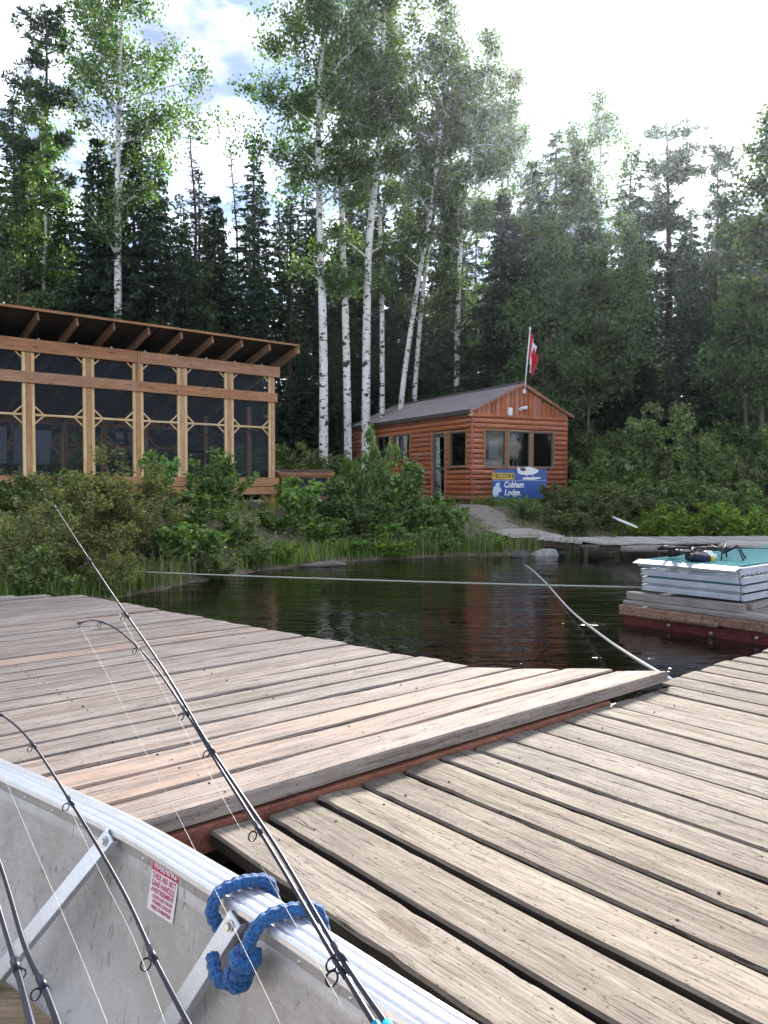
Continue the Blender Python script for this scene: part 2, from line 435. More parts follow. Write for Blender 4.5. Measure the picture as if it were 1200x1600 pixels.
m, ns, ls, b = mat_new('pond_water')
tcn = ns.new('ShaderNodeTexCoord')
w1 = noise(ns, ls, mapping(ns, ls, tcn.outputs['Object'], (1.3, 3.4, 1)), 1.0, 3, .5, .4)
w2 = noise(ns, ls, mapping(ns, ls, tcn.outputs['Object'], (3.6, 8.5, 1)), 1.0, 3, .55, .8)
w3 = noise(ns, ls, mapping(ns, ls, tcn.outputs['Object'], (.35, .5, 1)), 1.0, 2, .5)
b.inputs['Base Color'].default_value = (.006, .0045, .002, 1); b.inputs['Roughness'].default_value = .025
b.inputs['IOR'].default_value = 1.45; b.inputs['Specular IOR Level'].default_value = .5
amp = mth(ns, ls, 'ADD', .35, mth(ns, ls, 'MULTIPLY', rampn(ns, ls, w3, [(.35, (0, 0, 0)), (.65, (1, 1, 1))]), .9))
bump(ns, ls, mth(ns, ls, 'MULTIPLY', mth(ns, ls, 'ADD', mth(ns, ls, 'MULTIPLY', w1, 1.0), mth(ns, ls, 'MULTIPLY', w2, .34)), amp), .7, .032, b)
M['water'] = m
wx = np.array([-250, -100, -30, -10, 0, 10, 30, 100, 250.]); wy = np.array([-150, -60, -10, 0, 5, 10, 20, 40.])
V, Q = gridmesh(wx, wy, lambda x, y: x * 0)
obj_of(np_mesh('water', V, Q, M['water']), 'water', kind='structure')

# ------------------------------------------------------------------ docks
def rotz_of(d): return math.atan2(d.y, d.x)
def plank(parent, a, b, w, th, mat, seed, name='plank', seg=.16, wob=.004, cupp=.003, cuta=0.0, cutb=0.0, notch=0.0, edge=False, cend=False):
    """one board from a to b (its top centre line); worn edges, own local axes"""
    a, b = Vector(a), Vector(b)
    d = b - a; L = d.length
    r_ = random.Random(seed)
    n = max(4, int(L / seg))
    ph = [r_.uniform(0, 6.28) for _ in range(8)]
    prof = [(-.5, -th), (-.5, -.012), (-.47, -.002), (-.25, 0), (0, 0), (.25, 0), (.47, -.002), (.5, -.012), (.5, -th)]
    vs_, fs_ = [], []
    tilt = r_.uniform(-.004, .004)
    for i in range(n + 1):
        x = L * i / n
        e1 = wob * (math.sin(x * 5.3 + ph[0]) + .7 * math.sin(x * 13.1 + ph[1]) + .5 * r_.uniform(-1, 1))
        e2 = wob * (math.sin(x * 4.7 + ph[2]) + .7 * math.sin(x * 11.7 + ph[3]) + .5 * r_.uniform(-1, 1))
        if notch and r_.random() < .10: e1 += notch * r_.random()
        if notch and r_.random() < .10: e2 -= notch * r_.random()
        zz = cupp * math.sin(x * 2.1 + ph[4]) + cupp * .6 * math.sin(x * 6 + ph[5])
        for (py, pz) in prof:
            yy = py * w + (e1 if py < 0 else e2) * min(1, abs(py) * 2)
            xx = x
            if i == 0: xx += cuta * py * w + r_.uniform(-.004, .004)
            if i == n: xx += cutb * py * w + r_.uniform(-.004, .004)
            vs_.append((xx, yy, pz + zz + tilt * py * 2 + (r_.uniform(-.0012, .0012) if pz == 0 else 0)))
    k = len(prof)
    for i in range(n):
        for j in range(k - 1):
            fs_.append((i * k + j, (i + 1) * k + j, (i + 1) * k + j + 1, i * k + j + 1))
        fs_.append((i * k + k - 1, (i + 1) * k + k - 1, (i + 1) * k, i * k))
    fs_.append(tuple(range(k))); fs_.append(tuple(n * k + j for j in reversed(range(k))))
    mb = MB(); mb.add(vs_, fs_)
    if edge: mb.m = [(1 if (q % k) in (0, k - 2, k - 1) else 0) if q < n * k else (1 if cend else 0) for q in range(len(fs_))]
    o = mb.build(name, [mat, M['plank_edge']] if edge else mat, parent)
    o.location = a
    o.rotation_euler = Vector((1, 0, 0)).rotation_difference(d.normalized()).to_euler() if abs(d.z) > 1e-4 else (0, 0, rotz_of(d))
    return o

def smooth_path(P, n=8, loop=False):
    P = [Vector(p) for p in P]; out = []
    for i in range(len(P) - 1):
        p0, p1, p2, p3 = P[max(i - 1, 0)], P[i], P[i + 1], P[min(i + 2, len(P) - 1)]
        for k in range(n):
            t = k / n
            out.append(.5 * ((2 * p1) + (p2 - p0) * t + (2 * p0 - 5 * p1 + 4 * p2 - p3) * t * t + (3 * p1 - p0 - 3 * p2 + p3) * t ** 3))
    return out + [P[-1]]
# line of the boat's rail: the docks stop just short of it
GZ = .55
_gp = [atz(x, y, GZ) for x, y in ((746, 1595), (615, 1514), (530, 1460), (432, 1400), (349, 1351), (200, 1269), (0, 1182))]
g1 = _gp[0]
_a = (_gp[0] - _gp[2]).normalized(); _b = (_gp[-1] - _gp[-2]).normalized()
_bow = [_gp[-1] + _b * q - U2 * .10 * q * q for q in (.4, .8, 1.2, 1.6)]
_gc = smooth_path([_gp[0] + _a * q for q in (1.7, 1.2, .8, .4)] + _gp + _bow, 10)
_gl = np.concatenate([[0], np.cumsum([(_gc[i + 1] - _gc[i]).length for i in range(len(_gc) - 1)])])
_gl -= _gl[40]
_gx = np.array([[p.x, p.y] for p in _gc])
gd = (_gp[-1] - _gp[0]).normalized(); gn = Vector((gd.y, -gd.x, 0))      # gd towards the bow, gn outwards to the dock
if gn.dot(U2) < 0: gn = -gn
_gs = np.array([[p.dot(U2), p.dot(V2)] for p in _gc]); _o = np.argsort(_gs[:, 1])
def rail_s(t): return float(np.interp(t, _gs[_o, 1], _gs[_o, 0]))
# moored dock with the pale boards
ZL, ZR = .495, .415
dockL = empty('moored_dock', st(1, 2.3, 0), 0, 'pale pinkish plank dock with overhanging boards beside the dark water', 'dock')
dockL.location = (0, 0, 0)
pw, t, k = .184, 2.232, 0
NL, NR = [], []
def s_right(t):
    return 3.9 - (t - 2.232) / (2.975 - 2.232) * .72 if t < 2.975 else 3.18 - (t - 2.975) * .155
while t < 7.15:
    w = pw - .004 + rnd.uniform(-.006, .004) if k else .198
    thk = .042 if k else .056
    tc_ = t + w / 2
    sl = max(rail_s(t), rail_s(t + w)) + .025 + rnd.uniform(0, .012)
    NL += [st(ss + rnd.uniform(-.015, .015), tc_ + q * w + rnd.uniform(-.008, .008), ZL) for ss in (1.25, 2.0, 2.62) for q in (-.28, .28)]
    sr = s_right(tc_) + rnd.uniform(-.015, .012)
    cb = -.97 if tc_ < 2.975 else -.15
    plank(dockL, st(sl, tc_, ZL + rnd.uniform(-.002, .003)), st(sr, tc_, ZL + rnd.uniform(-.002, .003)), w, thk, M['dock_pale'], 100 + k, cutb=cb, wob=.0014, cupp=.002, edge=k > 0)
    t += w + rnd.choice([.004, .005, .007, .009, .012]); k += 1
TEND = t
mb = MB()
for tt in (2.45, 3.4, 4.6, 5.8, 6.9): mb.bar(st(rail_s(tt) + .12, tt, .40), st(s_right(max(tt, 2.98)) - .12, tt, .40), .06, .115)
for ss, hi in ((1.25, 6.95), (2.0, 6.95), (2.62, 6.9)): mb.bar(st(ss, 2.34, .37), st(ss, hi, .37), .06, .16)
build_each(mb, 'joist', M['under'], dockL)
mb = MB(); mb.bar(st(rail_s(2.24) + .06, 2.246, .385), st(3.36, 2.246, .385), .05, .09, bevel=.004)
o = mb.build('rim_beam', M['red_rim'], dockL, label='red brown rim beam under the front board')
mb = MB()
for ss, tt in ((1.3, 3.2), (2.45, 3.2), (1.3, 6.2), (2.3, 6.2)):
    mb.tube([st(ss, tt - .45, .08), st(ss, tt + .45, .08)], .26, 14)
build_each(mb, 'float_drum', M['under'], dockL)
# low landing section beyond it, up to the bank
dock3 = empty('landing_dock', (0, 0, 0), 0, 'grey plank landing section behind the pale dock, against the grassy bank', 'dock')
t, k = TEND + .02, 0
while t < 8.9:
    w = .17
    sl, sr = -2.2, 2.30 - (t - TEND) * 1.35
    if sr - sl > .5: plank(dock3, st(sl, t + w / 2, .505), st(sr, t + w / 2, .505), w, .04, M['dock_grey'], 300 + k, wob=.002, seg=.4)
    t += w + .008; k += 1
mb = MB()
for ss in (-1.8, -.3, 1.2): mb.bar(st(ss, TEND + .06, .39), st(ss, 8.0, .39), .08, .14)
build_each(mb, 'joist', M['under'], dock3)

# weathered fixed dock under the viewer's right hand
m = M['dock_old'].copy(); m.name = 'wood_dock_old_damp'; ns, ls = m.node_tree.nodes, m.node_tree.links; b = ns['Principled BSDF']
src = b.inputs['Base Color'].links[0].from_socket
tcn = ns.new('ShaderNodeTexCoord')
dv = node(ns, 'ShaderNodeVectorMath', operation='SUBTRACT'); ls.new(tcn.outputs['Object'], dv.inputs[0]); dv.inputs[1].default_value = (.80, .01, 0)
dm = node(ns, 'ShaderNodeVectorMath', operation='MULTIPLY'); ls.new(dv.outputs[0], dm.inputs[0]); dm.inputs[1].default_value = (4.4, 19, 0)
ln = node(ns, 'ShaderNodeVectorMath', operation='LENGTH'); ls.new(dm.outputs[0], ln.inputs[0])
dd = mth(ns, ls, 'ADD', ln.outputs['Value'], mth(ns, ls, 'MULTIPLY', noise(ns, ls, tcn.outputs['Object'], 14, 5, .6), .9))
ls.new(mixcol(ns, ls, mth(ns, ls, 'MULTIPLY', rampn(ns, ls, dd, [(.85, (1, 1, 1)), (1.35, (0, 0, 0))]), .72), src, (.105, .075, .055)), b.inputs['Base Color'])
M['dock_stain'] = m
dockR = empty('weathered_dock', (0, 0, 0), 0, 'weathered tan plank dock with wide dark gaps, nearest the viewer', 'dock')
edges = [1.165]
gaps = {1: (1.362, 1.392), }
s_, k = 1.16, 0
gapw = [.032, .019, .018, .032, .019, .015, .023, .016, .021, .018, .015, .021, .018]
while s_ < 7.4:
    w = .181 + rnd.uniform(-.008, .006)
    g = gapw[k % len(gapw)] if k < 13 else rnd.uniform(.020, .032)
    sc = s_ + w / 2
    tmax = 2.212 + rnd.uniform(-.012, .006) if sc < 3.95 else 2.30 + rnd.uniform(-.02, .02)
    z = ZR + rnd.uniform(-.004, .004)
    NR += [st(sc + q * w + rnd.uniform(-.01, .01), tt + rnd.uniform(-.015, .015), z) for tt in (2.02, 1.0, -.1) for q in (-.27, .27)]
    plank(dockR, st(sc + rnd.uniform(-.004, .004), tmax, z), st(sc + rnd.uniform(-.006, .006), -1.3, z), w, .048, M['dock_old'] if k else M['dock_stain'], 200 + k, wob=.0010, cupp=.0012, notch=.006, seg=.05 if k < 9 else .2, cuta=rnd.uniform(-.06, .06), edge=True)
    s_ += w + g; k += 1
mb = MB()
for tt in (2.02, 1.0, -.1, -1.1): mb.bar(st(1.2, tt, .26), st(7.4, tt, .26), .09, .18)
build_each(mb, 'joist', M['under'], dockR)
mb = MB()
for ss in (1.5, 3.5, 5.5, 7.2):
    for tt in (1.8, -.6): mb.tube([st(ss, tt, -.7), st(ss, tt, .3)], .08, 10)
build_each(mb, 'pile', M['bark_dark'], dockR)
def nails(parent, pts):
    mb = MB()
    for p in pts: mb.tube([p - Vector((0, 0, .006)), p + Vector((0, 0, .0006))], .0044, 7, smooth=False)
    mb.build('nail_heads', M['nail'], parent, kind='stuff')
M['nail'] = plain('rusty_nail', (.045, .030, .024), .9, 0, .3, 60)
nails(dockR, NR)
nails(dockL, NL)
# ------------------------------------------------------------------ boat
m, ns, ls, b = mat_new('aluminium_hull')
tcn = ns.new('ShaderNodeTexCoord'); ob = tcn.outputs['Object']
n1 = noise(ns, ls, ob, 3.0, 5, .6); n2 = noise(ns, ls, mapping(ns, ls, ob, (60, 22, 14)), 1.0, 4, .6, 1.0); n3 = noise(ns, ls, ob, 18, 5, .7)
c = rampn(ns, ls, n1, [(.3, (.37, .36, .355)), (.5, (.46, .45, .445)), (.72, (.41, .39, .375))])
sc_ = rampn(ns, ls, n2, [(.62, (0, 0, 0)), (.67, (1, 1, 1))])
c = mixcol(ns, ls, mth(ns, ls, 'MULTIPLY', sc_, .7), c, (.13, .12, .115))
c = mixcol(ns, ls, mth(ns, ls, 'MULTIPLY', rampn(ns, ls, n3, [(.5, (0, 0, 0)), (.8, (1, 1, 1))]), .35), c, (.30, .25, .21))
n5 = noise(ns, ls, mapping(ns, ls, ob, (7, 7, 2.2)), 1.0, 6, .7, .6)
c = mixcol(ns, ls, mth(ns, ls, 'MULTIPLY', rampn(ns, ls, n5, [(.5, (0, 0, 0)), (.7, (1, 1, 1))]), .28), c, (.24, .205, .175))
n6 = noise(ns, ls, mapping(ns, ls, ob, (30, 30, 220)), 1.0, 3, .6, 1.5)
c = mixcol(ns, ls, mth(ns, ls, 'MULTIPLY', rampn(ns, ls, n6, [(.63, (0, 0, 0)), (.66, (1, 1, 1))]), .5), c, (.72, .72, .72))
ls.new(c, b.inputs['Base Color']); b.inputs['Metallic'].default_value = .5
ls.new(mth(ns, ls, 'ADD', .34, mth(ns, ls, 'MULTIPLY', n5, .3)), b.inputs['Roughness'])
bump(ns, ls, mth(ns, ls, 'ADD', mth(ns, ls, 'MULTIPLY', n3, .6), mth(ns, ls, 'MULTIPLY', n1, 5.0)), .35, .006, b)
M['hull'] = m
def brushed(name, col, rough, metal=.9):
    m, ns, ls, b = mat_new(name)
    tcn = ns.new('ShaderNodeTexCoord')
    n1 = noise(ns, ls, mapping(ns, ls, tcn.outputs['Object'], (3, 120, 120)), 1.0, 4, .6)
    n2 = noise(ns, ls, tcn.outputs['Object'], 9, 5, .65)
    c = rampn(ns, ls, mth(ns, ls, 'ADD', mth(ns, ls, 'MULTIPLY', n1, .5), mth(ns, ls, 'MULTIPLY', n2, .5)), [(.3, tuple(q * .75 for q in col)), (.7, col)])
    ls.new(c, b.inputs['Base Color']); b.inputs['Metallic'].default_value = metal; b.inputs['Roughness'].default_value = rough
    bump(ns, ls, n1, .2, .001, b)
    return m
M['gunwale'] = brushed('aluminium_gunwale', (.86, .87, .89), .32, .75)
M['brace'] = brushed('aluminium_brace', (.66, .72, .80), .42, .6)
M['rivet'] = plain('rivet_metal', (.5, .49, .48), .4, .8, .2, 30)
M['ply'] = wood('boat_floor_ply', (.16, .11, .06), (.36, .26, .14), (.50, .38, .22), crack=.3, grain=20)

boat = empty('aluminium_boat', (0, 0, 0), 0, 'open aluminium fishing boat with ribbed gunwale moored beside the docks', 'boat')
def gpt(l, w=0.0, z=0.0):
    """along the gunwale from g1 towards the bow, w inwards, z above the rail top"""
    x, y = np.interp(l, _gl, _gx[:, 0]), np.interp(l, _gl, _gx[:, 1])
    x2, y2 = np.interp(l + .02, _gl, _gx[:, 0]), np.interp(l + .02, _gl, _gx[:, 1]); x0, y0 = np.interp(l - .02, _gl, _gx[:, 0]), np.interp(l - .02, _gl, _gx[:, 1])
    d = Vector((x2 - x0, y2 - y0, 0)).normalized(); n_ = Vector((d.y, -d.x, 0))
    if n_.dot(U2) < 0: n_ = -n_
    return Vector((x, y, GZ + z)) - n_ * w
def glw(p):
    i = int(np.argmin(np.hypot(_gx[:, 0] - p.x, _gx[:, 1] - p.y))); l = float(_gl[i])
    d = Vector((*(_gx[min(i + 1, len(_gx) - 1)] - _gx[max(i - 1, 0)]), 0)).normalized(); n_ = Vector((d.y, -d.x, 0))
    if n_.dot(U2) < 0: n_ = -n_
    q = Vector((p.x - _gx[i, 0], p.y - _gx[i, 1], 0))
    return l + q.dot(d), -q.dot(n_)
LS = [float(q) for q in np.linspace(-1.6, float(_gl[-1]) - .05, 44)]
def loft(prof, name, mat, smooth=False, closed=True, n_l=LS):
    mb = MB(); V = [gpt(l, w, z) for l in n_l for (w, z) in prof]; k = len(prof); fs = []
    for i in range(len(n_l) - 1):
        for j in range(k if closed else k - 1):
            j2 = (j + 1) % k
            fs.append((i * k + j, i * k + j2, (i + 1) * k + j2, (i + 1) * k + j))
    if closed: fs += [tuple(range(k)), tuple((len(n_l) - 1) * k + j for j in reversed(range(k)))]
    mb.add(V, fs, 0, smooth)
    return mb.build(name, mat, boat)
# rail: ribbed top, rolled inner lip (w grows inwards)
gp = [(0, -.05), (-.002, -.012), (.004, -.002), (.014, 0), (.018, -.004), (.022, -.004), (.026, .002), (.040, .003), (.044, -.002), (.048, -.002), (.052, .001), (.064, -.001), (.068, -.006), (.072, -.006), (.077, -.004), (.083, -.010), (.085, -.022), (.080, -.030), (.070, -.032), (.060, -.032), (.056, -.05)]
loft(gp, 'gunwale', M['gunwale'])
hp = [(.010, -.045), (.022, -.10), (.045, -.20), (.085, -.33), (.14, -.46), (.22, -.53), (.75, -.56)]
hp_in = [(w + .050 - min(.02, i * .004), z) for i, (w, z) in enumerate([(.010, -.040), (.022, -.10), (.045, -.20), (.085, -.32), (.14, -.45), (.22, -.515), (.75, -.545)])]
loft(hp + list(reversed(hp_in)), 'hull_side', M['hull'], True)
hp2 = [(1.5 - w, z) for w, z in hp]; hp2_in = [(1.5 - w, z) for w, z in hp_in]
loft(list(reversed(hp2)) + hp2_in, 'hull_side', M['hull'], True)
loft([(1.5 - w, z) for w, z in reversed(gp)], 'gunwale', M['gunwale'])
loft([(.24, -.50), (1.26, -.50), (1.26, -.485), (.24, -.485)], 'floor_board', M['ply'])
mb = MB()
mb.add([gpt(-1.6, w, z) for w, z in hp] + [gpt(-1.6, w, z) for w, z in reversed(hp2)], [tuple(range(14))]); mb.add([gpt(-1.62, w, z) for w, z in hp] + [gpt(-1.62, w, z) for w, z in reversed(hp2)], [tuple(reversed(range(14)))])
mb.build('transom', M['hull'], boat)
# inner strip under the rail that takes the rivets
loft([(.060, -.032), (.060, -.075), (.0635, -.075), (.0635, -.032)], 'rail_strip', M['hull'])
def wall_in(z):
    zs = [p[1] for p in hp_in][::-1]; ws = [p[0] for p in hp_in][::-1]
    return float(np.interp(z, zs, ws))
def pix_wall(x, y, off=0.0):
    """point where a view ray meets the inner hull side (search along the ray)"""
    d = ray(x, y); lo = None
    for i in range(4000):
        Y = .3 + i * .001
        p = Vector((d.x * Y, Y, CAMZ + d.z * Y))
        z = p.z - GZ
        if z > .01: continue
        l, w = glw(p)
        if z < 0 and w <= wall_in(z) + off: return p, l, w, z
    return p, l, w, z
rv = None
for i in range(24):
    l = .10 + i * .165
    mb = MB(); c = gpt(l, .064, -.055)
    n_ = -gn
    a_ = gd; b_ = Vector((0, 0, 1))
    ring = [c + (a_ * math.cos(q) + b_ * math.sin(q)) * .006 for q in np.linspace(0, 2 * math.pi, 9)[:-1]]
    ring2 = [c + n_ * .003 + (a_ * math.cos(q) + b_ * math.sin(q)) * .004 for q in np.linspace(0, 2 * math.pi, 9)[:-1]]
    mb.add(ring + ring2 + [c + n_ * .0042], [(j, (j + 1) % 8, 8 + (j + 1) % 8, 8 + j) for j in range(8)] + [(8 + j, 8 + (j + 1) % 8, 16) for j in range(8)], 0, True)
    mb.build('rivet', M['rivet'], boat)
# flat braces bolted under the rail
for (xa, ya, xb, yb) in ((168, 1310, -40, 1566), (364, 1440, 225, 1660)):
    pa, la, wa, za = pix_wall(xa, ya, .035); pb, lb, wb, zb = pix_wall(xb, yb, .045)
    d = (pb - pa).normalized(); nrm = -gn - d * (-gn).dot(d); nrm.normalize(); sd = d.cross(nrm)
    a = pa - d * .012
    mb = MB(); mb.bar(a, pb, .046, .006, up=nrm, bevel=.0015)
    mb.bar(a, pb + d * .0, .046, .0, up=nrm) if False else None
    mb.bar(a + sd * .021 - nrm * .010, pb + sd * .021 - nrm * .010, .004, .02, up=nrm)
    mb.bar(a - sd * .021 - nrm * .010, pb - sd * .021 - nrm * .010, .004, .02, up=nrm)
    br = mb.build('brace', M['brace'], boat)
    mb = MB(); c = pa + d * .012 + nrm * .004
    for rr, hh in ((.014, .004), (.009, .011)):
        mb.tube([c, c + nrm * hh], rr, 8 if rr > .01 else 6, smooth=False)
    mb.build('bolt', M['rivet'], br)

# warning sticker
def text_mesh(name, body, size, mat, M4, parent, bold=.0, shear=.0, align='CENTER', extrude=0.0, spacing=1.0, width=None):
    cu = bpy.data.curves.new(name, 'FONT'); cu.body = body; cu.size = size; cu.offset = bold; cu.shear = shear
    cu.align_x = align; cu.align_y = 'CENTER'; cu.extrude = extrude; cu.resolution_u = 3; cu.space_character = spacing
    to = bpy.data.objects.new(name, cu); COL.objects.link(to)
    bpy.context.view_layer.update()
    me = bpy.data.meshes.new_from_object(to.evaluated_get(bpy.context.evaluated_depsgraph_get()))
    bpy.data.objects.remove(to); bpy.data.curves.remove(cu)
    me.materials.clear(); me.materials.append(mat)
    co = np.empty(len(me.vertices) * 3, np.float32); me.vertices.foreach_get('co', co); co = co.reshape(-1, 3)
    if width:
        w = co[:, 0].max() - co[:, 0].min(); co[:, 0] *= width / w; me.vertices.foreach_set('co', co.ravel())
    me.transform(M4); me.update(); me.name = name
    o = bpy.data.objects.new(name, me); link(o, parent); return o
M['st_white'] = plain('sticker_white', (.74, .74, .77), .5, 0, .08, 80)
M['st_red'] = plain('sticker_red', (.52, .02, .09), .5, 0, .1, 80)
c0, *_ = pix_wall(258, 1390, 0)
pl_, *_ = pix_wall(237, 1362, 0); pr_, *_ = pix_wall(290, 1382, 0); pd_, *_ = pix_wall(252, 1424, 0)
ex = (gd * -1); 
nrm = (-gn + Vector((0, 0, .18))).normalized(); ey = nrm.cross(ex).normalized(); ex = ey.cross(nrm).normalized()
if ey.z < 0: ey = -ey; ex = -ex
nrm = ex.cross(ey)
def stick_M(u_, v_, h): 
    o_ = c0 + ex * u_ * KS + ey * v_ * KS + nrm * (.006 + h)
    return Matrix(((ex.x * KS, ey.x * KS, nrm.x, o_.x), (ex.y * KS, ey.y * KS, nrm.y, o_.y), (ex.z * KS, ey.z * KS, nrm.z, o_.z), (0, 0, 0, 1)))
SW, SHh = .098, .106
KS = 1.22
def stick_box(u_, v_, w, h, th, name, mat, parent, h0=0.0):
    mb = MB(); mb.box((u_, v_, 0), (w, h, th)); o = mb.build(name, mat, parent); o.data.transform(stick_M(0, 0, h0)); return o
stk = stick_box(0, 0, SW, SHh, .0012, 'warning_sticker', M['st_white'], boat)
tag(stk, label='peeling red and white warning sticker')
stick_box(0, SHh / 2 - .012, SW, .024, .0008, 'red_band', M['st_red'], stk, .0012)
text_mesh('lettering', 'WARNING', .023, M['st_white'], stick_M(0, SHh / 2 - .012, .0024), stk, bold=.0006, width=.086)
for i, (tx, sz, wd) in enumerate((('THESE ARE NOT', .017, .090), ('GRAB HANDLES', .017, .086), ('AVERTISSEMENT', .014, .086), ('CES NE SONT PAS DES', .010, .074), ('POIGNEES CONCUES', .010, .070), ('PRISES DE MAINTIEN', .0105, .072))):
    text_mesh('lettering', tx, sz, M['st_red'], stick_M(.003 if i > 2 else 0, SHh / 2 - (.034, .049, .0625, .0745, .085, .0965)[i], .0014), stk, bold=.0003, width=wd)

# ------------------------------------------------------------------ blue mooring rope knotted round the gunwale
m, ns, ls, b = mat_new('blue_braid')
tcn = ns.new('ShaderNodeTexCoord')
n1 = noise(ns, ls, tcn.outputs['Object'], 60, 3, .6)
vo = node(ns, 'ShaderNodeTexVoronoi'); vo.inputs['Scale'].default_value = 170; ls.new(tcn.outputs['Object'], vo.inputs['Vector'])
ls.new(mixcol(ns, ls, rampn(ns, ls, vo.outputs['Distance'], [(.35, (0, 0, 0)), (.75, (1, 1, 1))]), rampn(ns, ls, n1, [(.3, (.004, .085, .28)), (.7, (.008, .145, .40))]), (.002, .035, .15)), b.inputs['Base Color'])
b.inputs['Roughness'].default_value = .75
b.inputs['Sheen Weight'].default_value = .3
bump(ns, ls, vo.outputs['Distance'], .8, -.003, b)
M['blue_rope'] = m
def braid(path, r, name, mat, parent=None, n=32, **k):
    """thick braided rope: tube with crossing strand ridges"""
    P = smooth_path(path, 22); mb = MB(); L = 0; V = []; ref = None
    for i, p in enumerate(P):
        d = (P[min(i + 1, len(P) - 1)] - P[max(i - 1, 0)]).normalized()
        if i: L += (p - P[i - 1]).length
        if ref is None: ref = Vector((1, 0, 0)) if abs(d.x) < .8 else Vector((0, 1, 0))
        a = (ref - d * ref.dot(d)).normalized(); ref = a; c = d.cross(a)
        for j in range(n):
            q = 2 * math.pi * j / n
            rr = r * (1 + .17 * math.sin(4 * q + L * 150) * math.sin(4 * q - L * 150))
            if i in (0, len(P) - 1): rr *= .72
            V.append(p + (a * math.cos(q) + c * math.sin(q)) * rr)
    fs = [(i * n + j, i * n + (j + 1) % n, (i + 1) * n + (j + 1) % n, (i + 1) * n + j) for i in range(len(P) - 1) for j in range(n)]
    fs += [tuple(reversed(range(n))), tuple((len(P) - 1) * n + j for j in range(n))]
    mb.add(V, fs, 0, True)
    return mb.build(name, mat, parent, **k)
brope = empty('mooring_rope', (0, 0, 0), 0, 'thick blue braided mooring rope knotted round the boat gunwale', 'rope')
def lw(x, y):
    return glw(atz(x, y, GZ))[0]
la, lb_ = lw(402, 1382), lw(468, 1423)
rr = .0145
def G(l, w, z): return gpt(l, w, z)
braid([G(la - .035, -.03, -.10), G(la - .03, -.024, -.03), G(la - .02, -.014, .008), G(la, .02, .016), G(la + .012, .06, .017), G(la + .02, .096, .006), G(la + .022, .112, -.03), G(la + .014, .100, -.065), G(la + .004, .086, -.095)], rr, 'coil', M['blue_rope'], brope)
braid([G(lb_ - .05, -.03, -.10), G(lb_ - .045, -.024, -.02), G(lb_ - .03, -.012, .010), G(lb_ - .012, .03, .017), G(lb_ + .005, .07, .016), G(lb_ + .018, .105, -.004), G(lb_ + .03, .120, -.045), G(lb_ + .045, .118, -.09), G(lb_ + .062, .128, -.125)], rr * 1.05, 'coil', M['blue_rope'], brope)
def hitch(l, w, z, ax, rad, turns, pitch, name):
    """a turn of rope wound round a strand"""
    c = G(l, w, z); ax = Vector(ax).normalized(); p = ax.cross(Vector((0, 0, 1))).normalized(); q = ax.cross(p); n = int(turns * 8)
    braid([c + (p * math.cos(k * math.pi / 4) + q * math.sin(k * math.pi / 4)) * rad + ax * pitch * (k / 8 - turns / 2) for k in range(n + 1)], rr * .95, name, M['blue_rope'], brope)
_t = gd
hitch(lb_ + .040, .124, -.078, _t * .5 + Vector((0, 0, -.8)), .021, 1.5, .030, 'knot')
hitch(lb_ + .060, .130, -.120, _t * .9 + Vector((0, 0, -.3)), .018, 1.3, .028, 'knot')
braid([G(lb_ + .045, .135, -.125), G(lb_ + .075, .158, -.125), G(lb_ + .098, .158, -.118), G(lb_ + .118, .150, -.108), G(lb_ + .135, .142, -.100)], rr * .96, 'tail', M['blue_rope'], brope)

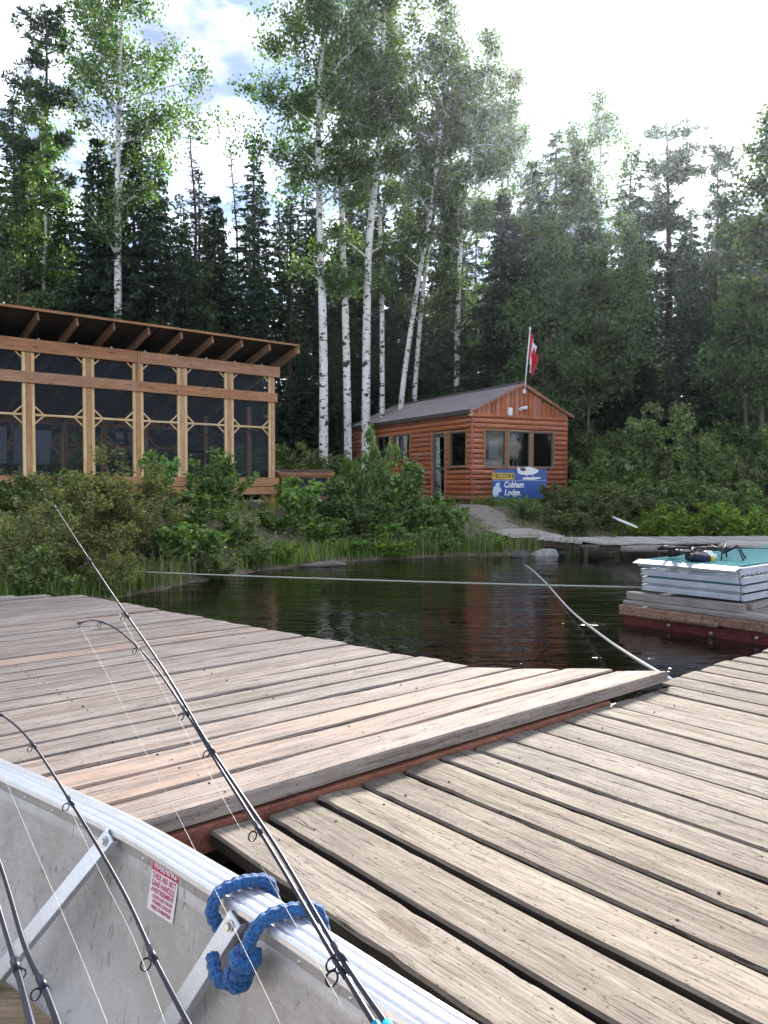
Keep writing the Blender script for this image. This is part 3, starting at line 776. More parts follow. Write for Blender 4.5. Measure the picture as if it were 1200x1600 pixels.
# ------------------------------------------------------------------ fishing rods standing in the boat
m, ns, ls, b = mat_new('rod_blank')
b.inputs['Base Color'].default_value = (.004, .006, .022, 1); b.inputs['Roughness'].default_value = .38; b.inputs['Specular IOR Level'].default_value = .35
M['rod'] = m
M['rod_grey'] = plain('rod_grey', (.16, .165, .19), .3, .3, .15, 20)
M['cyan'] = plain('cyan_wrap', (.01, .30, .50), .45, 0, .1, 30)
M['cork'] = plain('cork_grip', (.36, .22, .11), .85, 0, .35, 60, .001)
M['line'] = plain('fishing_line', (.45, .46, .44), .35, 0, .05, 5)
def rod(label, pts, depths, r0, r1, guides, mat, wrap=None, back=.75):
    """pts: photograph pixels tip -> lowest visible, depths in metres; the butt runs on to the boat floor"""
    P = [at(x, y, d) for (x, y), d in zip(pts, depths)]
    d = (P[-1] - P[-2]).normalized()
    butt = P[-1] + d * max(.1, min(back, (P[-1].z - .12) / max(.05, -d.z)))
    root = empty('fishing_rod', (0, 0, 0), 0, label, 'fishing rod', 'fishing rods standing in the boat')
    PP = smooth_path(P, 8)
    n = len(PP)
    mb = MB(); mb.tube(PP + [butt], [r0 + (r1 - r0) * i / n for i in range(n)] + [r1 * 1.05], 10)
    mb.build('blank', mat, root)
    gb = P[-1] + (butt - P[-1]) * .45
    mb = MB(); mb.tube([gb, gb + (butt - gb) * .5, butt], [r1 * 2.0, r1 * 2.4, r1 * 2.2], 12); mb.build('grip', M['cork'], root)
    if wrap:
        mb = MB(); mb.tube([P[-1] - d * .004, P[-1] + d * .06], r1 * 1.6, 12); mb.build('wrap', M['cyan'], root)
    for (f, rad, side) in guides:
        rad *= .72
        i = min(n - 2, max(0, int(f * (n - 1)))); c = PP[i]; ax = (PP[i + 1] - PP[max(i - 1, 0)]).normalized()
        dn = Vector((-.55 * side, -.25, -.8)); dn = (dn - ax * dn.dot(ax)).normalized(); cr = ax.cross(dn)
        rl = r0 + (r1 - r0) * f
        cen = c + dn * (rl + rad * 1.5)
        tilt = (ax * .35 + dn * .94).normalized()
        mb = MB()
        ringp = [cen + (tilt * math.cos(q) + cr * math.sin(q)) * rad for q in np.linspace(0, 2 * math.pi, 17)]
        mb.tube(ringp, rad * .17, 6, cap=False)
        mb.tube([c + ax * rad * 1.6, cen - dn * rad * .9 + cr * rad * .2], rad * .13, 5); mb.tube([c - ax * rad * 1.0, cen - dn * rad * .9 - cr * rad * .2], rad * .13, 5)
        mb.build('line_guide', M['black'], root)
        mb = MB(); mb.tube([c - ax * rad * 2.2, c + ax * rad * 2.2], rl * 1.25 + .0004, 8); mb.build('thread_wrap', M['rod'], root)
    return root
rod('longest fishing rod with grey tip crossing the whole dock', [(86, 792), (120, 845), (180, 935), (255, 1045), (330, 1170), (430, 1320), (530, 1490), (606, 1602)], [2.05, 1.97, 1.83, 1.66, 1.5, 1.3, 1.1, .96], .0014, .0043, [(0.0, .006, 1), (.2, .007, 1), (.33, .008, 1), (.58, .010, 1), (.86, .013, 1)], M['rod'], True)
rod('dark fishing rod with strongly bent tip over the pale dock', [(126, 973), (150, 970), (185, 985), (235, 1033), (290, 1112), (345, 1202), (425, 1330), (520, 1492), (588, 1604)], [2.0, 1.98, 1.93, 1.85, 1.72, 1.58, 1.36, 1.12, .98], .0013, .0042, [(0.0, .007, 1), (.16, .007, 1), (.33, .009, 1), (.5, .011, 1), (.72, .012, 1), (.9, .014, 1)], M['rod'], True)
rod('dark fishing rod curving in over the boat gunwale', [(-40, 1100), (0, 1116), (45, 1155), (110, 1252), (190, 1388), (245, 1505), (300, 1610)], [1.8, 1.75, 1.68, 1.54, 1.34, 1.17, 1.03], .0014, .0044, [(.18, .007, 1), (.36, .008, 1), (.5, .010, 1), (.82, .012, 1)], M['rod'])
rod('blue black fishing rod low left inside the boat, second from the edge', [(-60, 1190), (0, 1350), (38, 1475), (70, 1545), (95, 1612)], [1.6, 1.36, 1.18, 1.08, 1.0], .0030, .0052, [(.72, .010, 1)], M['rod'])
rod('blue black fishing rod nearest the left edge of the photo', [(-50, 1250), (0, 1425), (28, 1520), (52, 1612)], [1.5, 1.25, 1.12, 1.0], .0030, .0055, [(.66, .010, -1)], M['rod'])
def fline(label, pts, depths, r=.00042):
    mb = MB(); mb.tube(smooth_path([at(x, y, d) for (x, y), d in zip(pts, depths)], 5), r, 5)
    mb.build('fishing_line', M['line'], None, label, 'fishing line', 'fishing lines hanging from the rods')
fline('taut pale fishing line from the bent rod tip down to the gunwale', [(128, 985), (165, 1050), (230, 1180), (300, 1318), (390, 1500), (440, 1605)], [1.99, 1.9, 1.74, 1.58, 1.3, 1.15])
fline('pale fishing line across the hull left of the brace', [(0, 1200), (60, 1340), (120, 1480), (172, 1610)], [1.6, 1.36, 1.16, 1.0])
fline('pale fishing line beside the curved rod over the hull', [(108, 1262), (160, 1370), (210, 1470), (262, 1610)], [1.5, 1.3, 1.15, 1.0])
fline('pale fishing line beside the longest rod above the dock', [(186, 958), (260, 1090), (350, 1250), (430, 1390), (545, 1590)], [1.8, 1.62, 1.4, 1.22, 1.0])
# ------------------------------------------------------------------ screened pavilion
PC = at(430, 660, 19.0); PC.z = 0
pav = empty('screened_pavilion', PC, rotz_of(U2), 'timber framed pavilion with dark insect screens and shed roof on the bank', 'pavilion')
def pav_x(px, y=660):
    d = ray(px, y)
    return (d.x * PC.y - PC.x) / (U2.x - d.x * U2.y)
def pav_z(px, y):
    x = pav_x(px, y); Y = PC.y + U2.y * x
    return at(px, y, Y).z
def lbox(name, parent, c, size, mat, bevel=.006, rz=0.0, rot=None):
    """box child with its own local axes, X along the grain"""
    mb = MB(); mb.box((0, 0, 0), size, None, 0, bevel)
    o = mb.build(name, mat, parent); o.location = c
    o.rotation_euler = rot if rot is not None else (0, 0, rz)
    return o
m, ns, ls, b = mat_new('insect_screen')
ns.remove(b)
tr = ns.new('ShaderNodeBsdfTransparent'); tr.inputs['Color'].default_value = (.80, .84, .92, 1)
df = ns.new('ShaderNodeBsdfDiffuse'); df.inputs['Color'].default_value = (.004, .005, .008, 1)
gl = ns.new('ShaderNodeBsdfGlossy'); gl.inputs['Roughness'].default_value = .25; gl.inputs['Color'].default_value = (.35, .4, .5, 1)
m1 = ns.new('ShaderNodeMixShader'); m1.inputs[0].default_value = .06; ls.new(df.outputs[0], m1.inputs[1]); ls.new(gl.outputs[0], m1.inputs[2])
m2 = ns.new('ShaderNodeMixShader'); m2.inputs[0].default_value = .62; ls.new(m1.outputs[0], m2.inputs[1]); ls.new(tr.outputs[0], m2.inputs[2])
ls.new(m2.outputs[0], ns['Material Output'].inputs['Surface'])
M['screen'] = m
zt1, zt0 = 4.33, 4.08        # top beam
zm1, zm0 = 3.70, 3.48        # middle beam
zr = 2.87                    # thin rail
zf1, zf0 = 1.68, 1.47        # floor beam
DEP = 4.6
px_posts = [428, 358, 285, 216, 139, 45]
xp = [pav_x(p) for p in px_posts]
step = (xp[0] - xp[5]) / 5
xp += [xp[-1] - step * (i + 1) for i in range(3)]
XL = xp[-1]
xp[0] = -.07
for y0, nm in ((0, 'f'), (DEP, 'b')):
    for i, x in enumerate(xp):
        lbox('post', pav, (x, y0 + .04, (zf1 + zt0) / 2), (.105, .12, zt0 - zf1), M['cedar_up'])
for i, x in enumerate(xp):
    # pale stops that hold the screens on both sides of a post
    if i: lbox('screen_stop', pav, (x + .085, .012, (zf1 + zt0) / 2), (.06, .05, zt0 - zf1 - .004), M['trim'], .003)
    if i < len(xp) - 1: lbox('screen_stop', pav, (x - .085, .012, (zf1 + zt0) / 2), (.06, .05, zt0 - zf1 - .004), M['trim'], .003)
def xbeam(name, x0, x1, y, z0, z1, th, mat):
    return lbox(name, pav, ((x0 + x1) / 2, y, (z0 + z1) / 2), (x1 - x0, th, z1 - z0), mat)
XJ = xp[3]
for xa, xb in ((XL - .3, XJ - .03), (XJ + .03, .10)):
    xbeam('top_beam', xa, xb, -.045, zt0, zt1, .045, M['cedar'])
    xbeam('middle_beam', xa, xb if xb < 0 else .03, -.045, zm0, zm1, .045, M['cedar'])
xbeam('floor_beam', XL - .3, .06, -.03, zf0, zf1, .06, M['cedar'])
xbeam('sill_beam', XL - .3, .0, .0, 1.28, 1.455, .12, M['cedar'])
xbeam('top_beam', XL - .3, .05, DEP + .1, 3.05, 3.28, .05, M['cedar'])
lbox('post_cap', pav, (XJ, -.05, (zm0 + zt1) / 2), (.055, .06, zt1 - zm0), M['cedar_up'], .003)
for i in range(len(xp) - 1):
    xa, xb = xp[i + 1] + .116, xp[i] - .116
    xbeam('screen_rail', xa, xb, .01, zr - .02, zr + .025, .04, M['trim_h'])
    for (za, zb) in ((zf1, zr - .02), (zr + .025, zm0), (zm1, zt0)):
        mb = MB(); mb.add([(xa, .03, za), (xb, .03, za), (xb, .03, zb), (xa, .03, zb)], [(0, 1, 2, 3)]); mb.build('screen', M['screen'], pav)
    # little corner braces
    mb = MB()
    for sx, x0 in ((1, xa), (-1, xb)):
        for sz in (-1, 1):
            mb.bar((x0, .012, zr + sz * .17), (x0 + sx * .17, .012, zr + sz * .01), .02, .028)
        mb.bar((x0, .012, zt0 - .11), (x0 + sx * .11, .012, zt0 - .005), .02, .028)
    build_each(mb, 'corner_brace', M['trim_h'], pav)
    # back wall: plain screens and rails
    xbeam('back_rail', xa, xb, DEP + .04, 2.5, 2.56, .05, M['cedar'])
    mb = MB()
    for sx, x0 in ((1, xa), (-1, xb)):
        for sz in (-1, 1): mb.bar((x0 - sx * .06, DEP + .03, 2.53 + sz * .3), (x0 + sx * .24, DEP + .03, 2.53 + sz * .02), .03, .05)
    build_each(mb, 'back_brace', M['cedar'], pav)
    mb = MB(); mb.add([(xa, DEP + .08, zf1), (xb, DEP + .08, zf1), (xb, DEP + .08, 3.05), (xa, DEP + .08, 3.05)], [(0, 1, 2, 3)]); mb.build('screen', M['screen'], pav)
# end walls
for xe in (.03, XL):
    for yy in (1.2, 2.4, 3.5):
        lbox('post', pav, (xe - .05, yy, (zf1 + 3.5) / 2), (.10, .10, 3.5 - zf1 - .3 * (yy / DEP)), M['cedar_up'])
    mb = MB(); mb.add([(xe - .05, .12, zf1), (xe - .05, DEP, zf1), (xe - .05, DEP, 3.1), (xe - .05, .12, 4.1)], [(0, 1, 2, 3)]); mb.build('screen', M['screen'], pav)
    lbox('end_rail', pav, (xe - .02, DEP / 2, zr), (DEP - .2, .05, .06), M['cedar'], rz=R(90))
lbox('end_beam', pav, (.06, DEP / 2 + .1, zf0 + .1), (DEP - .1, .05, .2), M['cedar'], rz=R(90))
# floor, piers
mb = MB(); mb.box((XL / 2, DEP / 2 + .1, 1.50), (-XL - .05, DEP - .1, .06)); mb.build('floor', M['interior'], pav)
for x in (-.06, xp[2], xp[4], xp[6]):
    for y in (.06, DEP - .1):
        lbox('pier', pav, (x, y, .95), (.13, .13, .66), M['cedar_up'])
mb = MB(); mb.bar((-.1, .02, 1.02), (-.38, .02, 1.27), .05, .09); mb.build('knee_brace', M['cedar'], pav)
M['rafter'] = wood('wood_rafter_brown', (.15, .085, .05), (.30, .18, .11), (.42, .28, .18), crack=.2, grain=30, knot=.6)
# shed roof: rises towards the water
def rz_at(y): return 4.36 - .27 * y
SL = math.atan(.27)
XR, OV, BK = .14, .80, 5.4
for k in range(15):
    x = .05 - k * (.05 - XL + .2) / 14.0 if k else XR - .03
    x = XR - .03 - k * .72
    if x < XL - .4: break
    mb = MB(); L = math.hypot(BK + OV - .1, .27 * (BK + OV - .1)); mb.box((0, 0, 0), (L, .045, .17), None, 0, .004)
    o = mb.build('rafter', M['rafter'], pav)
    yc = (BK - OV) / 2; o.location = (x, yc, rz_at(yc) + .085)
    o.rotation_euler = (Matrix.Rotation(R(90), 3, 'Z') @ Matrix.Rotation(SL, 3, 'Y')).to_euler()
mb = MB(); nrib = 60
w0, w1 = XL - .6, XR + .02
xs_ = []
for i in range(nrib + 1):
    x = w0 + (w1 - w0) * i / nrib
    xs_ += [(x, 0)] if i % 3 else [(x - .018, 0), (x - .01, .018), (x + .01, .018), (x + .018, 0)]
V = []
for (x, h) in xs_:
    for y in (-OV, BK): V += [(x, y, rz_at(y) + .185 + h), (x, y, rz_at(y) + .180 + h)]
fs = []
for i in range(len(xs_) - 1):
    a = i * 4; c = a + 4
    fs += [(a, c, c + 2, a + 2), (a + 1, a + 3, c + 3, c + 1), (a, a + 1, c + 1, c), (a + 2, c + 2, c + 3, a + 3)]
mb.add(V, fs); mb.build('roof', M['dark_metal'], pav)
lbox('fascia', pav, ((w0 + w1) / 2, -OV - .02, rz_at(-OV) + .172), (w1 - w0, .03, .05), M['frame_wood'])
lbox('end_fascia', pav, (w1 - .015, (BK - OV) / 2, rz_at((BK - OV) / 2) + .09), (math.hypot(BK + OV, .27 * (BK + OV)), .04, .19), M['cedar'], rot=(Matrix.Rotation(R(90), 3, 'Z') @ Matrix.Rotation(SL, 3, 'Y')).to_euler())
# string of small white lamps along the top beam
for k in range(14):
    x = -.4 - k * .72
    if x < XL: break
    mb = MB(); mb.tube([(x, -.06, zt1 + .03), (x, -.06, zt1 + .005)], [.012, .03], 8); mb.tube([(x, -.06, zt1 + .005), (x, -.06, zt1 - .02 + .02)], [.03, .02], 8)
    mb.build('string_light', M['white_paint'], pav)

# furniture on the pavilion floor
M['chair_grey'] = plain('chair_fabric_grey', (.22, .24, .28), .7, 0, .15, 20)
def chair(label, x, y, rz, wid=.55, hgt=.62):
    p = pav.matrix_basis @ Vector((x, y, 1.53))
    c = empty('lounge_chair', p, rotz_of(U2) + rz, label, 'chair', 'chairs inside the pavilion')
    mb = MB(); mb.box((0, 0, .42), (wid, .5, .07), None, 0, .02); mb.build('seat', M['chair_grey'], c)
    mb = MB(); mb.box((0, 0, 0), (wid, .06, hgt), Matrix.Rotation(R(-12), 3, 'X'), 0, .025); o = mb.build('backrest', M['chair_grey'], c); o.location = (0, .29, .42 + hgt / 2)
    for sx in (-1, 1):
        for sy in (-1, 1):
            mb = MB(); mb.tube([(sx * wid * .45, sy * .21, .4), (sx * wid * .48, sy * .25, 0)], .016, 8); mb.build('leg', M['black'], c)
        mb = MB(); mb.bar((sx * (wid / 2 + .03), -.2, .62), (sx * (wid / 2 + .03), .28, .64), .05, .03); mb.bar((sx * (wid / 2 + .02), -.19, .4), (sx * (wid / 2 + .03), -.19, .61), .03, .03); mb.build('armrest', M['black'], c)
chair('grey lounge chair facing away behind the second bay of screens from the left edge', pav_x(70) - .1, .75, R(180), .7, .66)
chair('grey lounge chair half cut by the left edge of the photo', pav_x(8) - .1, .8, R(170), .6, .7)
chair('dark chair turned sideways in the middle of the pavilion', pav_x(262), 1.0, R(100), .55, .75)
tb = empty('side_table', pav.matrix_basis @ Vector((pav_x(345), 1.6, 1.53)), rotz_of(U2), 'dark low table deep inside the pavilion behind the right screens', 'table')
mb = MB(); mb.box((0, 0, .72), (1.5, .75, .05), None, 0, .01); mb.build('table_top', M['dark_metal'], tb)
for sx in (-1, 1):
    for sy in (-1, 1):
        mb = MB(); mb.bar((sx * .68, sy * .3, 0), (sx * .68, sy * .3, .7), .06, .06); mb.build('leg', M['dark_metal'], tb)

# low box with metal lid right of the pavilion
wb = empty('storage_box', at(474, 780, 20.6), rotz_of(U2) - R(22), 'low timber framed storage box with dark ribbed lid between pavilion and cabin', 'storage box')
M['box_panel'] = plain('dark_ribbed_panel', (.045, .045, .06), .5, .2, .3, 5)
mb = MB(); 
for sx in (-.6, .6):
    for sy in (-.35, .35): mb.bar((sx, sy, -.15), (sx, sy, .62), .09, .09, bevel=.004)
build_each(mb, 'corner_post', M['cedar_up'], wb)
mb = MB(); mb.box((0, 0, .30), (1.12, .62, .5)); mb.build('panel', M['box_panel'], wb)
for k in range(7):
    mb = MB(); mb.box((-.48 + k * .16, -.32, .30), (.04, .02, .5), None, 0, .005); build_each(mb, 'rib', M['box_panel'], wb)
for z in (.03, .60):
    mb = MB(); mb.bar((-.66, -.38, z), (.66, -.38, z), .04, .08); mb.bar((.66, -.38, z), (.66, .38, z), .04, .08); mb.bar((-.66, -.38, z), (-.66, .38, z), .04, .08); build_each(mb, 'rail', M['cedar'], wb)
mb = MB(); 
mb.box((0, 0, .69), (1.42, .86, .03), Matrix.Rotation(R(7), 3, 'X')); 
for k in range(12): mb.box((-.66 + k * .12, 0, .71), (.025, .84, .02), Matrix.Rotation(R(7), 3, 'X'))
mb.build('lid', M['box_panel'], wb)
mb = MB(); mb.bar((-.72, -.45, .655), (.72, -.45, .655), .03, .07); mb.bar((-.72, .44, .75), (.72, .44, .75), .03, .05); mb.bar((.72, -.44, .665), (.72, .44, .75), .03, .06); mb.bar((-.72, -.44, .665), (-.72, .44, .75), .03, .06); build_each(mb, 'lid_frame', M['cedar'], wb)

# ------------------------------------------------------------------ log cabin
CTH = R(28.73); CW, CL, CZ, CH, CR = 3.67, 8.0, 1.04, 2.65, 3.52
cab = empty('log_cabin', (2.648, 23.70, CZ), CTH, 'red brown log sided cabin with grey metal gable roof on the bank', 'cabin')
NC = 17; ch = CH / NC
def log_piece(parent, x0, x1, z, h, mat, name, face, seed):
    r_ = random.Random(seed); n = max(2, int((x1 - x0) / .5))
    prof = [(0.0, -h / 2 + .004), (-.034, -h / 2 + .016), (-.058, -h * .22), (-.066, 0), (-.058, h * .22), (-.034, h / 2 - .016), (0, h / 2 - .004), (.03, 0)]
    V = []
    for i in range(n + 1):
        x = (x1 - x0) * i / n; j = r_.uniform(.94, 1.05)
        for (y, zz) in prof: V.append((x, y * j, zz))
    k = len(prof)
    fs = [(i * k + q, (i + 1) * k + q, (i + 1) * k + (q + 1) % k, i * k + (q + 1) % k) for i in range(n) for q in range(k)]
    fs += [tuple(reversed(range(k))), tuple(n * k + q for q in range(k))]
    mb = MB(); mb.add(V, fs, 0, False)
    o = mb.build(name, mat, parent)
    if face == 'front': o.location = (x0, 0, z); 
    elif face == 'side': o.location = (0, x1, z); o.rotation_euler = (0, 0, R(-90))
    elif face == 'far': o.location = (CW, x0, z); o.rotation_euler = (0, 0, R(90))
    elif face == 'back': o.location = (CW - x0, CL, z); o.rotation_euler = (0, 0, R(180))
    return o
F_OPEN = [(.38, 3.13, .97, 2.17)]
S_OPEN = [(.18, 1.20, .99, 2.14), (1.34, 2.19, .03, 2.15), (3.54, 4.81, 1.30, 2.25), (4.89, 6.07, 1.38, 2.26)]
def courses(opens, length, face, ext0=.0):
    for c in range(NC):
        z = ch * (c + .5); segs = [(0.0, length)]
        for (a, b_, za, zb) in opens:
            if za < z < zb:
                ns_ = []
                for (p, q) in segs:
                    if b_ <= p or a >= q: ns_.append((p, q)); continue
                    if a - p > .03: ns_.append((p, a))
                    if q - b_ > .03: ns_.append((b_, q))
                segs = ns_
        for (p, q) in segs: log_piece(cab, p, q, z, ch, M['log'], 'log', face, c * 7 + len(face) * 100 + int(p * 10))
courses(F_OPEN, CW, 'front'); courses(S_OPEN, CL, 'side')
for c in range(NC):
    log_piece(cab, 0, CL, ch * (c + .5), ch, M['log'], 'log', 'far', c); log_piece(cab, 0, CW, ch * (c + .5), ch, M['log'], 'log', 'back', c + 50)
# inner lining, floor and ceiling (dark behind the panes), corner boards
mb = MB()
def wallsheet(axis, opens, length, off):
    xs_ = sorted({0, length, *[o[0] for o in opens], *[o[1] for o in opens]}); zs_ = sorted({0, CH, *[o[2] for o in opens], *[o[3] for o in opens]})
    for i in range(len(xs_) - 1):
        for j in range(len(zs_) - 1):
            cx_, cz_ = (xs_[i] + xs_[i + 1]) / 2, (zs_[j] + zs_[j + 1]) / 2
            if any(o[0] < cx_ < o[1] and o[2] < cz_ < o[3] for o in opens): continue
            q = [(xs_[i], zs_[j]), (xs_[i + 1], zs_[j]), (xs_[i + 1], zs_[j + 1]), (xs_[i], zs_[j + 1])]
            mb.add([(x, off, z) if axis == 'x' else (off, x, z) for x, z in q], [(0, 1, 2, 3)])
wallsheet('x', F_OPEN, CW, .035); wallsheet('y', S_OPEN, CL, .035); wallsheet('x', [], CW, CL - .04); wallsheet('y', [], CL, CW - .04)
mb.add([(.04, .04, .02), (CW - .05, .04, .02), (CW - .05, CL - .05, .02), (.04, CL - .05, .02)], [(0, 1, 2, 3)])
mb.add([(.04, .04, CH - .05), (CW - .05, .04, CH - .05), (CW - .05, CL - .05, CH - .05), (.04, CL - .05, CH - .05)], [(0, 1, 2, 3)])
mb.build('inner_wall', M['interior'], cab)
lbox('corner_board', cab, (-.02, -.02, CH / 2), (.05, .05, CH), M['gable'], .012)
lbox('corner_board', cab, (CW + .02, -.02, CH / 2), (.05, .05, CH), M['gable'], .012)
mb = MB(); mb.box((CW / 2, CL / 2, -.16), (CW - .1, CL - .1, .30)); mb.build('foundation', M['under'], cab)
lbox('sill', cab, (CW / 2, -.01, -.02), (CW, .06, .05), M['gable'], .01)
# gable boards
nb = 21
for i in range(nb):
    x0 = -.04 + (CW + .08) * i / nb; x1 = -.04 + (CW + .08) * (i + 1) / nb - .006
    def top(x): return CR - .02 - abs(x - CW / 2) * (CR - CH - .06) / (CW / 2)
    z0 = CH - .06 + .002
    mb = MB(); d = .045
    pr = [(x0, 0), (x0 + .02, -d * .6), (x0 + .05, -d), (x1 - .05, -d), (x1 - .02, -d * .6), (x1, 0)]
    V = [(x, y - .02, z0) for x, y in pr] + [(x, y - .02, max(z0 + .04, top(x))) for x, y in pr]; k = len(pr)
    fs = [(j, j + 1, k + j + 1, k + j) for j in range(k - 1)] + [tuple(range(k, 2 * k)), tuple(reversed(range(k)))]
    mb.add(V, fs); mb.build('gable_board', M['gable'], cab)
mb = MB(); mb.add([(0, CL, CH), (CW, CL, CH), (CW / 2, CL, CR - .03)], [(0, 1, 2)]); mb.build('gable_back', M['gable'], cab)
lbox('gable_trim', cab, (CW / 2, -.035, CH - .075), (CW + .1, .05, .05), M['gable'] if False else M['log'], .008)
# roof
m, ns, ls, b = mat_new('metal_roof')
tcn = ns.new('ShaderNodeTexCoord'); n1 = noise(ns, ls, tcn.outputs['Object'], 1.5, 5, .6)
ls.new(rampn(ns, ls, n1, [(.3, (.22, .19, .19)), (.7, (.33, .29, .285))]), b.inputs['Base Color']); b.inputs['Metallic'].default_value = .25; b.inputs['Roughness'].default_value = .42
M['roof'] = m
roof = empty('tmp'); bpy.data.objects.remove(roof)
mb = MB(); OVF, OVS = .16, .20
for sgn in (-1, 1):
    xe = (-OVS if sgn < 0 else CW + OVS); rise = (CR - CH) / (CW / 2); ze = CH + .10 - OVS * rise; zr_ = CR + .10
    ys_ = []
    n = 40
    for i in range(n + 1):
        y = -OVF + (CL + 2 * OVF) * i / n; ys_ += [(y - .02, 0), (y - .008, .02), (y + .008, .02), (y + .02, 0)]
    V = []
    for (y, h) in ys_: V += [(xe, y, ze + h), (CW / 2, y, zr_ + h), (xe, y, ze + h - .006), (CW / 2, y, zr_ + h - .006)]
    fs = []
    for i in range(len(ys_) - 1):
        a = 4 * i; c = a + 4
        fs += [(a, a + 1, c + 1, c), (a + 2, c + 2, c + 3, a + 3), (a, c, c + 2, a + 2)]
    mb.add(V, fs)
rf = mb.build('roof', M['roof'], cab)
mb = MB(); mb.bar((CW / 2, -OVF - .01, CR + .125), (CW / 2, CL + OVF, CR + .125), .16, .02); mb.build('ridge_cap', M['roof'], rf)
M['fascia_dark'] = plain('fascia_dark', (.045, .032, .03), .6, 0, .2, 8)
for xe in (-OVS + .02, CW + OVS - .02):
    mb = MB(); mb.bar((xe, -OVF + .01, CH + .0), (xe, CL + OVF - .01, CH + .0), .03, .14); mb.build('fascia', M['fascia_dark'], rf)
for sgn in (-1, 1):
    xe = (-OVS if sgn < 0 else CW + OVS)
    mb = MB(); mb.bar((xe, -OVF + .005, CH + .02), (CW / 2, -OVF + .005, CR + .065), .03, .085, up=(0, 1, 0)) if False else mb.bar((xe, -OVF + .01, CH - .005), (CW / 2, -OVF + .01, CR + .045), .024, .075)
    mb.build('barge_board', M['log'], rf)
mb = MB(); mb.box((-.10, -.06, CH - .04), (.16, .05, .16), None, 0, .01); mb.build('eave_block', M['trim_h'], rf)
# windows and door
m, ns, ls, b = mat_new('window_glass')
ns.remove(b)
gl = ns.new('ShaderNodeBsdfGlossy'); gl.inputs['Roughness'].default_value = .02
trn = ns.new('ShaderNodeBsdfTransparent'); trn.inputs['Color'].default_value = (.38, .42, .46, 1)
fr = ns.new('ShaderNodeFresnel'); fr.inputs['IOR'].default_value = 1.5
mx = ns.new('ShaderNodeMixShader'); ls.new(mth(ns, ls, 'ADD', .02, mth(ns, ls, 'MULTIPLY', fr.outputs[0], .5), None, True), mx.inputs[0]); ls.new(trn.outputs[0], mx.inputs[1]); ls.new(gl.outputs[0], mx.inputs[2])
ls.new(mx.outputs[0], ns['Material Output'].inputs['Surface'])
M['glass'] = m
M['sash'] = plain('sash_dark_grey', (.10, .105, .115), .5, 0, .1, 10)
def window(face, a0, a1, z0, z1, sash=True, split=None, mat=None):
    w = empty('window'); tagless = w; w.parent = cab
    def P(x, y, z): return (x, y, z) if face == 'front' else (y, x, z)
    def fb(nm, xa, xb, za, zb, ya, yb, mt, par):
        mb = MB(); c = P((xa + xb) / 2, (ya + yb) / 2, (za + zb) / 2); s_ = P(xb - xa, yb - ya, zb - za); mb.box(c, s_, None, 0, .006); return mb.build(nm, mt, par)
    f = .055
    mt = mat or M['frame_wood']
    fr_ = MB()
    for (xa, xb, za, zb) in ((a0, a0 + f, z0, z1), (a1 - f, a1, z0, z1), (a0 + f, a1 - f, z1 - f, z1), (a0 + f, a1 - f, z0, z0 + f)):
        fr_.box(P((xa + xb) / 2, -.03, (za + zb) / 2), P(xb - xa, .11, zb - za), None, 0, .005)
    fr_.build('frame', mt, w)
    sm = MB(); g = .03
    b0, b1, c0_, c1 = a0 + f, a1 - f, z0 + f, z1 - f
    xs_ = [b0, b1] if not split else [b0, (b0 + b1) / 2, b1]
    for i in range(len(xs_) - 1):
        p, q = xs_[i], xs_[i + 1]
        for (xa, xb, za, zb) in ((p, p + g, c0_, c1), (q - g, q, c0_, c1), (p + g, q - g, c1 - g, c1), (p + g, q - g, c0_, c0_ + g)):
            sm.box(P((xa + xb) / 2, -.02 + i * .012, (za + zb) / 2), P(xb - xa, .03, zb - za))
        mb = MB(); q4 = [P(p + g, -.012 + i * .01, c0_ + g), P(q - g, -.012 + i * .01, c0_ + g), P(q - g, -.012 + i * .01, c1 - g), P(p + g, -.012 + i * .01, c1 - g)]
        mb.add(q4, [(0, 1, 2, 3)]); mb.build('pane', M['glass'], w)
    sm.build('sash', M['sash'], w)
    return w
for a, b_ in ((.38, 1.25), (1.28, 2.20), (2.23, 3.13)): window('front', a, b_, .97, 2.17)
window('side', .18, 1.20, .99, 2.14)
window('side', 3.54, 4.81, 1.30, 2.25, split=True); window('side', 4.89, 6.07, 1.38, 2.26, split=True)
dr = empty('door'); dr.parent = cab
mb = MB()
for (ya, yb, za, zb) in ((1.34, 1.40, .03, 2.15), (2.13, 2.19, .03, 2.15), (1.40, 2.13, 2.09, 2.15)): mb.box((-.03, (ya + yb) / 2, (za + zb) / 2), (.12, yb - ya, zb - za), None, 0, .006)
mb.build('frame', M['frame_wood'], dr)
mb = MB()
for (ya, yb, za, zb) in ((1.41, 1.49, .06, 2.08), (2.04, 2.12, .06, 2.08), (1.49, 2.04, 1.98, 2.08), (1.49, 2.04, .06, .24), (1.49, 2.04, .95, 1.03)): mb.box((-.012, (ya + yb) / 2, (za + zb) / 2), (.04, yb - ya, zb - za), None, 0, .004)
mb.build('leaf', M['sash'], dr)
mb = MB(); mb.add([(-.008, 1.49, .24), (-.008, 2.04, .24), (-.008, 2.04, 1.98), (-.008, 1.49, 1.98)], [(0, 1, 2, 3)]); mb.build('pane', M['glass'], dr)
mb = MB(); mb.tube([(-.04, 2.08, 1.0), (-.07, 2.08, 1.0), (-.07, 2.0, 1.0)], .011, 8); mb.build('handle', M['rivet'], dr)
mb = MB(); mb.tube([(-.05, 1.37, 1.86), (-.085, 1.37, 1.86)], [.03, .022], 10); mb.build('door_bell', M['white_paint'], dr)
mb = MB(); mb.box((-.35, 1.76, -.12), (.6, 1.1, .06)); mb.box((-.25, 1.76, -.26), (.4, 1.0, .22)); mb.build('step', M['dock_grey'], cab)
